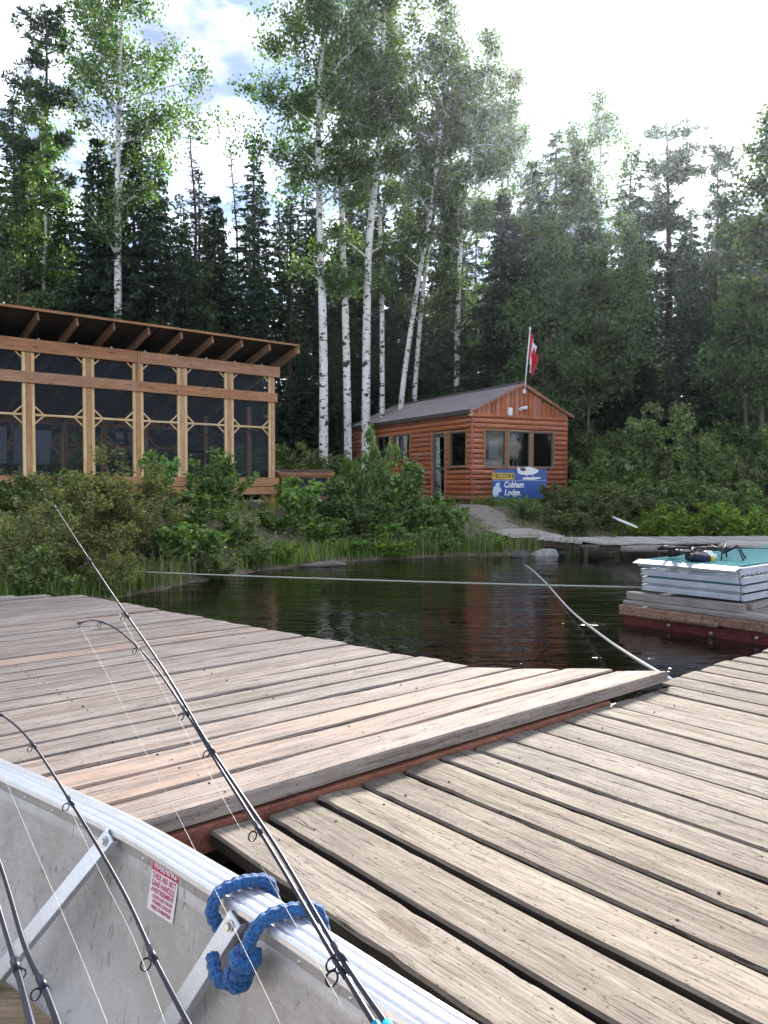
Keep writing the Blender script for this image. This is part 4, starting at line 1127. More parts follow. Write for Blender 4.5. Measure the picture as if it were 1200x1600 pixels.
# fittings on the gable
mb = MB(); mb.box((1.34, -.10, CH + .06), (.17, .09, .25), None, 0, .03); mb.build('wall_box', M['white_paint'], cab)
mb = MB(); mb.tube([(1.72, -.07, CH + .14), (1.72, -.15, CH + .16)], .05, 10); mb.tube([(1.72, -.13, CH + .18), (1.90, -.24, CH + .20)], [.05, .06], 10); mb.build('flood_light', M['white_paint'], cab)
mb = MB(); mb.tube([(1.905, -.245, CH + .202), (1.93, -.26, CH + .205)], .05, 10); mb.build('flood_light_lens', M['black'], cab)
# things standing inside the windows
M['paper'] = plain('paper_white', (.62, .63, .62), .8, 0, .2, 12)
CM = cab.matrix_basis.copy()
CM = Matrix.Translation((2.648, 23.70, CZ)) @ Matrix.Rotation(CTH, 4, 'Z')
mb = MB(); mb.box((0, 0, 0), (.36, .012, .52)); o = mb.build('notice_board', M['paper'], None, 'pale paper notice hung inside the left front cabin window', 'notice'); o.matrix_basis = CM @ Matrix.Translation((.84, .06, 1.56))
mb = MB(); mb.box((0, 0, 0), (.26, .012, .13)); o = mb.build('paper_card', M['paper'], None, 'small card hung at the top of the middle front cabin window', 'card'); o.matrix_basis = CM @ Matrix.Translation((1.68, .06, 1.98))
M['bottle'] = plain('bottle_pale', (.5, .52, .52), .25, 0, .1, 20)
for i, (x, h) in enumerate(((1.42, .12), (1.60, .24), (1.75, .19))):
    mb = MB(); mb.tube([(0, 0, 0), (0, 0, h * .62), (0, 0, h * .76), (0, 0, h)], [.032, .032, .014, .013], 10)
    o = mb.build('bottle', M['bottle'], None, ('short pale bottle left of the two taller ones on the middle window sill', 'tallest pale bottle on the middle window sill', 'pale bottle at the right on the middle window sill')[i], 'bottle', 'bottles on the window sill'); o.matrix_basis = CM @ Matrix.Translation((x, .055, 1.025))
mb = MB(); mb.box((CW / 2, .10, 1.0), (2.7, .12, .04)); mb.build('window_shelf', M['frame_wood'], cab)
M['curtain'] = plain('curtain_dark', (.07, .07, .08), .9, 0, .3, 20)
for x0, x1 in ((1.88, 2.14), (2.30, 2.50)):
    mb = MB(); V = []; n = 16
    for i in range(n + 1):
        x = x0 + (x1 - x0) * i / n; y = .20 + .02 * math.sin(i * 2.1)
        V += [(x, y, 1.0), (x, y, 2.15)]
    mb.add(V, [(2 * i, 2 * i + 2, 2 * i + 3, 2 * i + 1) for i in range(n)]); mb.build('curtain', M['curtain'], cab)

# ------------------------------------------------------------------ flag
M['flag_red'] = plain('flag_red', (.55, .012, .035), .75, 0, .12, 6)
M['flag_white'] = plain('flag_white', (.74, .74, .78), .75, 0, .05, 6)
fp = empty('flag_pole', CM @ Vector((CW / 2 - .02, -.20, CR - .05)), 0, 'white flag pole fixed to the cabin gable peak', 'flag pole')
tiltx = .16
mb = MB(); mb.tube([(0, 0, -.12), (tiltx, 0, 1.78)], [.022, .017], 10); mb.build('pole', M['white_paint'], fp)
mb = MB(); mb.tube([(tiltx * 1.0, 0, 1.78), (tiltx, 0, 1.80), (tiltx, 0, 1.83), (tiltx, 0, 1.85)], [.02, .035, .035, .01], 10, smooth=True); mb.build('finial', M['white_paint'], fp)
mb = MB(); mb.box((-.005, .03, -.12), (.09, .10, .12), None, 0, .012); mb.build('bracket', M['white_paint'], fp)
# limp flag: hangs in folds from the pole; colour follows the cloth
LEAF = [(0, .42), (.09, .25), (.17, .29), (.13, .03), (.25, .13), (.28, .07), (.41, .09), (.36, -.03), (.41, -.07), (.19, -.24), (.21, -.31), (.02, -.28), (.02, -.45)]
LEAF = LEAF + [(-x, y) for x, y in reversed(LEAF)]
def in_poly(x, y, P):
    r_ = False; j = len(P) - 1
    for i in range(len(P)):
        if (P[i][1] > y) != (P[j][1] > y) and x < (P[j][0] - P[i][0]) * (y - P[i][1]) / (P[j][1] - P[i][1]) + P[i][0]: r_ = not r_
        j = i
    return r_
nu, nv = 96, 56; FL, FHt = 1.5, .78       # fly, hoist
V = []
for i in range(nu + 1):
    for j in range(nv + 1):
        a = i / nu; c = j / nv                     # along the fly, down the hoist
        # gravity: the free corner hangs straight down, cloth gathers into narrow folds beside the pole
        drop = (a ** .92) * .72
        x = .03 + .27 * (a ** .8) * (1 - .45 * c) + .035 * math.sin(a * 13 + c * 3) * (.3 + a)
        y = .075 * math.sin(a * 17 + c * 2.5) * (.25 + a) - .02
        z = 1.70 - c * FHt * (1 - .12 * a) - drop
        xp_ = tiltx * z / 1.78 * 1.0
        V.append((xp_ + x, y, z))
fs, mi = [], []
for i in range(nu):
    for j in range(nv):
        fs.append((i * (nv + 1) + j, (i + 1) * (nv + 1) + j, (i + 1) * (nv + 1) + j + 1, i * (nv + 1) + j + 1))
        a, c = (i + .5) / nu, (j + .5) / nv
        red = a < .25 or a > .75 or in_poly((a - .5) * 2 * 1.0, (.5 - c) * 1.05, LEAF)
        mi.append(0 if red else 1)
mb = MB(); mb.add(V, fs, 0, True); mb.m = mi
o = mb.build('flag', [M['flag_red'], M['flag_white']], None, 'limp red and white maple leaf flag hanging from the roof pole', 'flag'); o.location = fp.location

# ------------------------------------------------------------------ welcome sign
M['sign_blue'] = plain('sign_blue', (.012, .075, .30), .35, 0, .12, 4)
M['sign_white'] = plain('sign_white', (.75, .76, .78), .45, 0, .06, 8)
M['sign_pale'] = plain('sign_pale_blue', (.50, .60, .72), .45, 0, .12, 12)
M['tile_yellow'] = plain('tile_yellow', (.62, .40, .035), .5, 0, .12, 20)
sg = empty('welcome_sign', Vector((0, 0, 0)), 0, 'blue welcome sign with yellow letter tiles and white floatplane, below the cabin windows', 'sign')
SY = 23.0
sc_ = SY / F
p0 = at(769, 779, SY); p1 = at(854, 779, SY + .55)
sg.location = p0; sg.rotation_euler = (0, 0, math.atan2(p1.y - p0.y, p1.x - p0.x))
SWd = (Vector((p1.x, p1.y, 0)) - Vector((p0.x, p0.y, 0))).length; SHt = .86
def rr_poly(pts, name, mat, parent, th=.02, y=0.0):
    mb = MB(); n = len(pts)
    V = [(x, y, z) for x, z in pts] + [(x, y - th, z) for x, z in pts]
    mb.add(V, [tuple(range(n)), tuple(reversed(range(n, 2 * n)))] + [(i, n + i, n + (i + 1) % n, (i + 1) % n) for i in range(n)])
    return mb.build(name, mat, parent)
w, h = SWd, SHt
rr_poly([(0.03, .02), (0.0, .12), (0, h - .22), (.04, h - .08), (.12, h), (w * .97, h), (w, h - .05), (w, .1), (w - .05, 0), (.06, -.02)], 'panel', M['sign_blue'], sg)
def TM(x, z, y): return Matrix.Translation((x, y, z)) @ Matrix.Rotation(R(90), 4, 'X')
rr_poly([(.02, h - .335), (w - .02, h - .335), (w - .02, h - .325), (.02, h - .325)], 'divider', M['sign_pale'], sg, .004, -.0205)
x = .0
for i, chr_ in enumerate('WELCOME'):
    tw = .092; x0 = -.02 + i * .1035
    o = rr_poly([(x0, h - .30), (x0 + tw, h - .30), (x0 + tw, h - .11), (x0, h - .11)], 'letter_tile', M['tile_yellow'], sg, .012, -.0205)
    text_mesh('letter', chr_, .17, M['black'], TM(x0 + tw / 2, h - .205, -.0345), o, bold=.006, width=.062)
text_mesh('lettering', 'Cobham', .25, M['sign_white'], TM(.34 + .35, h - .46, -.0225), sg, bold=.007, shear=.18, width=.64)
text_mesh('lettering', 'Lodge', .25, M['sign_white'], TM(.36 + .27, h - .69, -.0225), sg, bold=.007, shear=.18, width=.50)
# pale shape left of the words and floatplane silhouette above
rr_poly([(.02, .05), (.0, .2), (.03, .34), (.10, .38), (.11, .46), (.16, .45), (.19, .48), (.235, .45), (.23, .40), (.20, .36), (.27, .30), (.29, .22), (.24, .18), (.20, .20), (.19, .10), (.12, .02)], 'painted_shape', M['sign_pale'], sg, .006, -.0205)
pln = rr_poly([(.78, h + .05), (.86, h + .06), (.90, h - .04), (1.0, h + .01), (1.08, h + .07), (1.22, h + .075), (1.36, h + .03), (1.50, h - .02), (1.48, h - .08), (1.36, h - .14), (1.15, h - .17), (.95, h - .16), (.82, h - .12)], 'floatplane_cutout', M['sign_white'], sg, .018, -.0215)
rr_poly([(.92, h - .02), (1.0, h + .015), (1.06, h + .03), (1.08, h - .03), (1.0, h - .05), (.93, h - .05)], 'cabin_window', M['black'], pln, .004, -.040)
rr_poly([(.96, h - .30), (1.0, h - .24), (1.40, h - .235), (1.58, h - .23), (1.55, h - .27), (1.35, h - .31)], 'float', M['sign_white'], pln, .018, -.0215)
mb = MB()
for xx in (1.12, 1.32): mb.bar((xx, -.03, h - .24), (xx - .03, -.03, h - .15), .012, .016)
build_each(mb, 'strut', M['sign_white'], pln)
mb = MB()
for xx in (.2, w - .2): mb.bar((xx, .04, -.5), (xx, .04, h - .1), .08, .07)
build_each(mb, 'post', M['dock_grey'], sg)

# ------------------------------------------------------------------ boardwalk, far shore
M['bleached'] = wood('wood_bleached', (.26, .23, .21), (.48, .445, .41), (.62, .585, .55), crack=.4, grain=40, bdist=.003)
bwk = empty('boardwalk', (0, 0, 0), 0, 'low grey boardwalk running along the far shore to the right', 'boardwalk')
bp0 = atz(800, 848, .30); bp1 = atz(905, 851, .27)
cl = [atz(792, 826, .42), atz(842, 838, .36), atz(905, 844, .29), atz(985, 843, .28), atz(1100, 842.5, .28), atz(1330, 841, .28)]
k = 0; carry = 0.0
for i in range(len(cl) - 1):
    a, b_ = cl[i], cl[i + 1]; d = b_ - a; L = d.length; d2 = Vector((d.x, d.y, 0)).normalized(); pr_ = Vector((-d2.y, d2.x, 0))
    x = 0.08
    while x < L:
        c = a + d * (x / L); W = .62 if i < 2 else 1.0
        plank(bwk, c - pr_ * W * rnd.uniform(.97, 1.03), c + pr_ * W * rnd.uniform(.97, 1.03), .148, .035, M['bleached'], 500 + k, seg=.9, wob=.002)
        x += .158; k += 1
mb = MB()
for i in range(len(cl) - 1):
    a, b_ = cl[i].copy(), cl[i + 1].copy(); d2 = Vector((b_.x - a.x, b_.y - a.y, 0)).normalized(); pr_ = Vector((-d2.y, d2.x, 0))
    for s in (-1, 1):
        W = (.5 if i < 2 else .86)
        mb.bar(a + pr_ * W * s - Vector((0, 0, .105)), b_ + pr_ * W * s - Vector((0, 0, .105)), .06, .13)
build_each(mb, 'joist', M['under'], bwk)
for i in range(9):
    c = cl[2] + (cl[5] - cl[2]) * (i / 8)
    mb = MB(); mb.tube([(c.x, c.y - .6, -.8), (c.x, c.y - .6, .2)], .05, 8); build_each(mb, 'pile', M['under'], bwk)
wdk = empty('wide_landing', (0, 0, 0), 0, 'wider raised plank landing on the boardwalk at the right edge', 'dock')
la_ = atz(1122, 851, .33); lb2 = atz(1330, 855, .33)
for k in range(12):
    o0 = Vector((0, .19 * k, 0)); 
    plank(wdk, la_ + o0 + Vector((.12 * k, 0, 0)), lb2 + o0, .18, .04, M['bleached'], 620 + k, seg=.8, wob=.002)
mb = MB(); mb.bar(la_ + Vector((0, .02, -.09)), lb2 + Vector((0, .02, -.09)), .06, .09); mb.bar(la_ + Vector((1.2, 2.0, -.09)), lb2 + Vector((0, 2.0, -.09)), .06, .09)
build_each(mb, 'joist', M['under'], wdk)

# ------------------------------------------------------------------ red float with the stack of white sections
M['red_steel'] = wood('red_painted_steel', (.04, .006, .005), (.11, .014, .010), (.17, .026, .020), crack=.1, grain=8, rough=.5, speck=.4)
M['red_wood'] = wood('rust_stained_timber', (.10, .05, .035), (.26, .16, .12), (.40, .30, .25), crack=.3, grain=20)
fc = atz(973, 974, 0.0); FZ = .245
flt = empty('floating_dock', fc, rotz_of(U2), 'low red sided floating dock carrying a white stack, at the right', 'dock')
# local x = U2 (away to the right), local y = -V2 flipped: use -y towards the viewer's right
FLx, FLy = 4.2, 3.6
mb = MB(); mb.box((FLx / 2, -FLy / 2, .03), (FLx, FLy, .22)); mb.build('pontoon', M['red_steel'], flt)
mb = MB(); mb.box((-.02, -.45, .155), (.05, .94, .10), None, 0, .004); mb.build('end_beam', M['red_wood'], flt)
mb = MB(); mb.box((-.02, -(FLy + .93) / 2, .165), (.05, FLy - .93, .085), None, 0, .004); mb.build('end_beam', M['red_wood'], flt)
for i, (ya, yb) in enumerate(((.50, 1.10), (1.55, 2.35))):
    mb = MB(); mb.tube([(-.06, -ya, .135), (-.06, -yb, .135)], .032, 10); mb.build('bumper_pipe', M['red_wood'], flt)
for i in range(7):
    y = -.55 - i * .45
    mb = MB(); mb.tube([(-.002, y, .055 - .02 * (i % 2)), (-.02, y, .055 - .02 * (i % 2))], .02, 8); mb.build('bolt', M['rivet'], flt)
for k in range(23):
    x = .02 + .18 * k + .09
    if x > FLx: break
    a = Vector((x, .02, FZ)); b_ = Vector((x, -FLy, FZ))
    plank(flt, a, b_, .166, .04, M['dock_grey'], 700 + k, seg=.9, wob=.003)
# packing timbers under the stack
stk_o = Vector((.30, -.08, FZ))
for k, (x, ya, yb, w_, h_, z_) in enumerate(((.24, .06, -1.20, .15, .075, 0), (1.75, .05, -1.25, .16, .07, 0))):
    p = flt.matrix_basis @ Vector((0, 0, 0))
    Mx = Matrix.Translation(fc) @ Matrix.Rotation(rotz_of(U2), 4, 'Z')
    A = Mx @ Vector((x, ya, FZ + .003 + h_)); B_ = Mx @ Vector((x, yb, FZ + .003 + h_))
    e = empty('packing_timber', (0, 0, 0), 0, ('grey timber lying under the near end of the white stack', 'grey timber lying under the far end of the white stack')[k], 'timber', 'packing timbers')
    plank(e, A, B_, w_, h_, M['dock_grey'], 800 + k, seg=.4, name='beam')
e = empty('loose_board', (0, 0, 0), 0, 'long grey board lying on the red float beside the white stack', 'board')
plank(e, Mx @ Vector((.45, -1.12, FZ + .06)), Mx @ Vector((3.6, -1.12, FZ + .06)), .15, .05, M['dock_grey'], 810, seg=.5, name='beam')
M['white_alu'] = plain('white_aluminium', (.44, .48, .55), .5, .2, .16, 5)
m, ns, ls, b = mat_new('teal_grating')
b.inputs['Base Color'].default_value = (.06, .27, .30, 1); b.inputs['Roughness'].default_value = .85; b.inputs['Specular IOR Level'].default_value = .15
M['teal'] = m
labs = ['lowest white aluminium dock section of the stack', 'second lowest white aluminium dock section of the stack', 'third white aluminium dock section of the stack, under the topmost', 'topmost white aluminium dock section with teal grating surface']
SX, SYl = 3.1, 1.10
z = FZ + .082
for k in range(4):
    hgt = .073
    off = Vector((.38 + (.0, .0, -.03, -.08)[k], -.02, z))
    s_ = empty('dock_section', Mx @ off, rotz_of(U2), labs[k], 'dock section', 'white dock sections stacked on the red float')
    mb = MB()
    for y in (0, -SYl + .0):      # side channels
        mb = MB(); mb.box((SX / 2, y, hgt / 2), (SX, .03, hgt - .008), None, 0, .004)
        mb.box((SX / 2, y - .012 if y else y + .012, .012), (SX, .03, .016)); mb.box((SX / 2, y - .012 if y else y + .012, hgt - .012), (SX, .03, .016))
        mb.build('side_channel', M['white_alu'], s_)
    mb = MB()
    for x in (0, SX):
        mb = MB(); mb.box((x, -SYl / 2, hgt / 2), (.03, SYl - .04, hgt - .01), None, 0, .004); mb.box((x - .015 if x == 0 else x + .015, -SYl / 2, hgt * .5), (.014, SYl - .04, .014))
        mb.build('end_channel', M['white_alu'], s_)
    if k == 3:
        mb = MB(); mb.add([(-.16, .03, hgt - .055), (-.16, -SYl - .03, hgt - .055), (.02, -SYl - .03, hgt + .006), (.02, .03, hgt + .006)], [(0, 1, 2, 3), (3, 2, 1, 0)]); V = mb.v
        mb = MB(); mb.box((-.055, -SYl / 2, hgt - .012), (.13, SYl + .04, .008), Matrix.Rotation(R(-14), 3, 'Y')); mb.build('end_lip', M['white_alu'], s_)
    mb = MB()
    for i in range(30): mb.box((.05 + i * (SX - .1) / 29, -SYl / 2, hgt + .004), (.055, SYl - .06, .012))
    for i in range(9): mb.box((SX / 2, -.06 - i * (SYl - .12) / 8, hgt + .006), (SX - .06, .02, .014))
    mb.build('grating', M['teal'] if k in (1, 3) else M['white_alu'], s_)
    if k < 3:
        mb = MB(); mb.box((.55 + .3 * k, -SYl - .017, hgt / 2), (.09, .004, .04)); mb.build('cleat', M['rivet'], s_)
    z += hgt + (.014 if k != 2 else .028)
ZT = z - .02
# tackle on top
def on_top(x, y, zz=0.0): return Mx @ Vector((x, y, ZT + zz))
for k, (xa, ya, xb, yb, lab) in enumerate(((.35, -.35, 2.9, -.75, 'black fishing rod lying lengthwise on the white stack'), (.30, -.55, 2.4, -.18, 'black fishing rod lying slantwise on the white stack'), (.55, -.2, 2.8, -.5, 'thin black fishing rod crossing the other two on the white stack'))):
    e = empty('fishing_rod', (0, 0, 0), 0, lab, 'fishing rod', 'fishing rods lying on the white stack')
    zz = .16 if k == 0 else .13
    mb = MB(); mb.tube([on_top(xa, ya, zz), on_top((xa + xb) / 2, (ya + yb) / 2, .10), on_top(xb, yb, .03)], [.012, .008, .003], 8); mb.build('blank', M['black'], e)
    mb = MB(); mb.tube([on_top(xa - .22, ya - .02, zz + .01), on_top(xa + .08, ya, zz)], .019, 8); mb.build('grip', M['black'], e)
    c = on_top(xa + .05, ya, zz - .06); mb = MB(); mb.tube([c, c + Vector((.035, .02, 0)), c + Vector((.07, .04, 0))], [.042, .028, .042], 12); mb.bar(c + Vector((.03, .02, 0)), c + Vector((.0, 0, .06)), .016, .02); mb.build('reel', M['dark_metal'], e)
bag = empty('tackle_bag', on_top(0.56, -0.56), rotz_of(U2) + .3, 'dark blue tackle bag slumped on the teal topped stack', 'bag')
M['bag'] = plain('bag_navy', (.015, .02, .05), .8, 0, .4, 15, .01)
def blob(mb, c, rad, seed, n=10, mlt=6, mi=0):
    r_ = random.Random(seed); V = []; c = Vector(c)
    for i in range(mlt + 1):
        ph = math.pi * i / mlt
        for j in range(n):
            q = 2 * math.pi * j / n; k_ = 1 + r_.uniform(-.16, .16)
            V.append((c.x + rad[0] * math.sin(ph) * math.cos(q) * k_, c.y + rad[1] * math.sin(ph) * math.sin(q) * k_, c.z + rad[2] * math.cos(ph) * k_))
    mb.add(V, [(i * n + j, (i + 1) * n + j, (i + 1) * n + (j + 1) % n, i * n + (j + 1) % n) for i in range(mlt) for j in range(n)], mi, True)
mb = MB(); blob(mb, (0, 0, .05), (.18, .11, .065), 3, 14, 8); blob(mb, (.22, .03, .04), (.12, .09, .05), 5, 12, 7); mb.build('bag_body', M['bag'], bag)
mb = MB(); mb.tube(smooth_path([(-.15, 0, .06), (-.08, .05, .13), (.05, .06, .15), (.16, .02, .08)], 6), .012, 8); mb.build('strap', M['black'], bag)
mb = MB(); blob(mb, (0, 0, .05), (.10, .07, .06), 8, 12, 7); o = mb.build('white_cloth', M['white_paint'], None, 'crumpled white cloth beside the dark tackle bag on the stack', 'cloth'); o.location = on_top(0.82, -.52)
M['yellow'] = plain('yellow_plastic', (.62, .50, .03), .4, 0, .08, 20)
mb = MB(); mb.tube([(0, 0, 0), (0, 0, .07), (0, 0, .075)], [.028, .034, .026], 12); o = mb.build('yellow_cup', M['yellow'], None, 'small yellow cup in front of the white cloth on the stack', 'cup'); o.location = on_top(0.64, -.66)
mb = MB()
for q in range(6):
    a = q * 1.05; mb.tube([(0, 0, .08), (.16 * math.cos(a), .16 * math.sin(a), .16 + .02 * (q % 2)), (.24 * math.cos(a), .24 * math.sin(a), .02)], .009, 6)
o = mb.build('folding_tripod', M['black'], None, 'black spidery folded tripod at the right end of the tackle heap', 'tripod'); o.location = on_top(1.0, -.62)

# ------------------------------------------------------------------ ropes over the water, driftwood, rocks, stump, antenna
def sag(a, b_, s, n=16, wig=0.0):
    return [a.lerp(b_, i / n) + Vector((wig * math.sin(i * 2.3), wig * math.cos(i * 1.7), -s * 4 * (i / n) * (1 - i / n))) for i in range(n + 1)]
mb = MB(); mb.tube(sag(at(110, 889, 11.2), at(1004, 918, 9.3), .02), .011, 6)
mb.build('mooring_line', M['rope_green'], None, 'long pale line stretched across the water from the left bank to the float', 'rope')
mb = MB(); mb.tube(smooth_path([at(806, 872, 16.0) - Vector((0, 0, .15)), at(822, 884, 14.6), at(850, 908, 12.2), at(890, 952, 9.3), at(940, 993, 7.2), at(990, 1027, 5.7), at(1052, 1064, 4.45)], 8), .012, 6)
mb.build('mooring_line', M['rope_pale'], None, 'thick white mooring line running from the dock corner out into the water', 'rope')
mb = MB(); a = at(971, 858, 15.2); b_ = at(1075, 859, 14.6)
P = sag(a, b_, -.01, 6); mb.tube(P, [.062, .068, .066, .07, .068, .066, .064], 12); mb.build('floating_pole', M['trim_h'] if False else M['dock_grey'], None, 'pale peeled pole floating in front of the boardwalk', 'pole')
mb = MB(); c = atz(505, 884, .02)
mb.tube([c + Vector((-.45, 0, 0)), c + Vector((-.1, .02, .01)), c + Vector((.2, .0, .04)), c + Vector((.42, .03, .02))], [.015, .05, .05, .02], 8); mb.build('driftwood', M['white_paint'] if False else M['dock_pale'], None, 'pale flat driftwood floating by the muddy bank', 'driftwood')
def rock(label, loc, rad, seed, mat):
    r_ = random.Random(seed); mb = MB(); n, ml = 16, 10; V = []
    dirs = [(Vector((r_.gauss(0, 1), r_.gauss(0, 1), r_.gauss(0, 1))).normalized(), r_.uniform(.6, .9)) for _ in range(14)]
    for i in range(ml + 1):
        for j in range(n):
            ph, q = math.pi * i / ml, 2 * math.pi * j / n
            d = Vector((math.sin(ph) * math.cos(q), math.sin(ph) * math.sin(q), math.cos(ph))); k_ = 1.0
            for (u_, h_) in dirs:
                c_ = d.dot(u_)
                if c_ > h_: k_ = min(k_, h_ / c_)
            V.append((d.x * rad[0] * k_, d.y * rad[1] * k_, d.z * rad[2] * k_))
    mb.add(V, [(i * n + j, (i + 1) * n + j, (i + 1) * n + (j + 1) % n, i * n + (j + 1) % n) for i in range(ml) for j in range(n)], 0, False)
    o = mb.build('rock', mat, None, label, 'rock', 'rocks at the waterline'); o.location = loc
rock('dark wet rock at the waterline where the bushes end', atz(812, 869, .02), (.24, .22, .15), 4, M['rock_dark'])
rock('pale rounded boulder in the shallows below the boardwalk', atz(851, 866, .02), (.36, .26, .20), 9, M['rock'])
rock('small grey stone beside the pale boulder', atz(880, 864, 0), (.16, .14, .07), 12, M['rock'])
for i, (x, y) in enumerate(((720, 812), (745, 806), (775, 814), (790, 822), (760, 820))):
    pass
stc = at(402, 806, 17.6)
mb = MB(); n = 18; V = []
for (h_, k_) in ((-.15, 1.5), (0, 1.2), (.12, 1.02), (.30, .95), (.34, .88)):
    for j in range(n):
        q = 2 * math.pi * j / n; r_ = .17 * k_ * (1 + .08 * math.sin(q * 5) + .05 * math.sin(q * 9 + 1))
        V.append((r_ * math.cos(q), r_ * math.sin(q), h_ + (.02 * math.sin(q) if h_ > .2 else 0)))
mb.add(V, [(i * n + j, i * n + (j + 1) % n, (i + 1) * n + (j + 1) % n, (i + 1) * n + j) for i in range(4) for j in range(n)], 0, True); mb.add([V[4 * n + j] for j in range(n)], [tuple(range(n))], 1)
o = mb.build('tree_stump', [M['bark_alder'], M['dock_pale']], None, 'grey cut tree stump in front of the pavilion corner post', 'stump'); o.location = (stc.x, stc.y, stc.z)
ant = empty('satellite_antenna', at(975, 838, 18.9), R(10), 'tilted white flat satellite antenna on a short stand by the boardwalk', 'antenna')
mb = MB(); mb.box((0, 0, 0), (.56, .34, .035), Matrix.Rotation(R(21), 3, 'Y') @ Matrix.Rotation(R(12), 3, 'X'), 0, .015); o = mb.build('dish', M['white_paint'], ant); o.location = (.02, 0, .34)
mb = MB(); mb.tube([(0, 0, -.2), (0, 0, .31)], .025, 8); mb.build('mast', M['dark_metal'], ant)
mb = MB(); mb.bar((.28, 0, -.1), (-.28, 0, -.1), .03, .03); mb.bar((0, .28, -.1), (0, -.28, -.1), .03, .03); mb.build('foot', M['dark_metal'], ant)
# ------------------------------------------------------------------ vegetation
m, ns, ls, b = mat_new('bark_aspen')
tcn = ns.new('ShaderNodeTexCoord'); ob = tcn.outputs['Object']
n1 = noise(ns, ls, mapping(ns, ls, ob, (5, 5, 9)), 1.0, 4, .6, .6)
n2 = noise(ns, ls, mapping(ns, ls, ob, (2.2, 2.2, 3.2)), 1.0, 3, .55, .3)
n3 = noise(ns, ls, mapping(ns, ls, ob, (9, 9, 60)), 1.0, 3, .6)
n4 = noise(ns, ls, ob, .5, 3, .5)
c = rampn(ns, ls, n4, [(.35, (.66, .65, .60)), (.65, (.84, .83, .81))])
c = mixcol(ns, ls, mth(ns, ls, 'MULTIPLY', rampn(ns, ls, n3, [(.58, (0, 0, 0)), (.68, (1, 1, 1))]), .55), c, (.18, .16, .14))
c = mixcol(ns, ls, rampn(ns, ls, n1, [(.57, (0, 0, 0)), (.60, (1, 1, 1))]), c, (.035, .03, .028))
c = mixcol(ns, ls, rampn(ns, ls, n2, [(.60, (0, 0, 0)), (.64, (1, 1, 1))]), c, (.03, .028, .026))
ls.new(c, b.inputs['Base Color']); b.inputs['Roughness'].default_value = .75
bump(ns, ls, n1, .4, -.01, b)
M['bark_aspen'] = m
M['leaf_aspen'] = leafmat('leaf_aspen', (.034, .070, .024), (.105, .180, .052), .40, .06)
M['leaf_spruce'] = leafmat('needle_spruce', (0.020, 0.045, 0.027), (0.053, 0.098, 0.055), .15, .05)
M['leaf_pine'] = leafmat('needle_pine', (0.025, 0.045, 0.027), (0.062, 0.098, 0.055), .15, .05)
M['leaf_alder'] = leafmat('leaf_alder', (.075, .138, .038), (.215, .320, .086), .42, .08)
M['leaf_wood'] = leafmat('leaf_woodland', (.030, .066, .026), (.100, .170, .056), .40, .06)
M['leaf_maple'] = leafmat('leaf_bright', (.090, .190, .042), (.255, .400, .100), .45, .08)
M['leaf_willow'] = leafmat('leaf_willow', (.120, .140, .042), (.330, .355, .130), .42, .06)
M['leaf_lime'] = leafmat('leaf_lime', (.125, .225, .028), (.290, .440, .060), .45, .06)
M['leaf_dull'] = leafmat('leaf_dull', (.085, .132, .046), (.235, .310, .108), .40, .06)
M['grass'] = leafmat('grass_blade', (.095, .165, .032), (.280, .360, .090), .4, .05)
M['reed'] = leafmat('reed_dry', (0.210, 0.188, 0.112), (0.390, 0.360, 0.225), .35, .05)

def unit(a): return a / np.maximum(np.linalg.norm(a, axis=-1, keepdims=True), 1e-9)
def leaves_np(C, L, W, rg, up=.35, axis=None, fold=.12):
    """diamond leaves: C centres (n,3), L lengths, W widths"""
    n = len(C)
    nrm = unit(rg.normal(size=(n, 3)) + np.array([0, 0, up]))
    ax = rg.normal(size=(n, 3)) if axis is None else axis + rg.normal(size=(n, 3)) * .35
    ax = unit(ax - nrm * np.sum(ax * nrm, -1, keepdims=True)); sd = np.cross(nrm, ax)
    L = np.broadcast_to(np.asarray(L, float).reshape(-1, 1), (n, 1)); W = np.broadcast_to(np.asarray(W, float).reshape(-1, 1), (n, 1))
    p0 = C - ax * L * .5; p2 = C + ax * L * .5
    p1 = C + sd * W * .5 - ax * L * .06 + nrm * W * fold; p3 = C - sd * W * .5 - ax * L * .06 + nrm * W * fold
    V = np.stack([p0, p1, p2, p3], 1).reshape(-1, 3)
    Q = np.arange(4 * n).reshape(n, 4)
    return V, Q
def strips_np(P0, P1, W, rg):
    """narrow quads from P0 to P1"""
    n = len(P0); d = unit(P1 - P0); r_ = unit(rg.normal(size=(n, 3)) + np.array([0, 0, 1.2])); sd = unit(np.cross(d, r_))
    W = np.broadcast_to(np.asarray(W, float).reshape(-1, 1), (n, 1))
    m_ = P0 * .45 + P1 * .55
    V = np.stack([P0, m_ + sd * W * .5, P1, m_ - sd * W * .5], 1).reshape(-1, 3)
    return V, np.arange(4 * n).reshape(n, 4)
def join_np(parts):
    V, Q, o = [], [], 0
    for v, q in parts: V.append(v); Q.append(q + o); o += len(v)
    return np.concatenate(V), np.concatenate(Q)

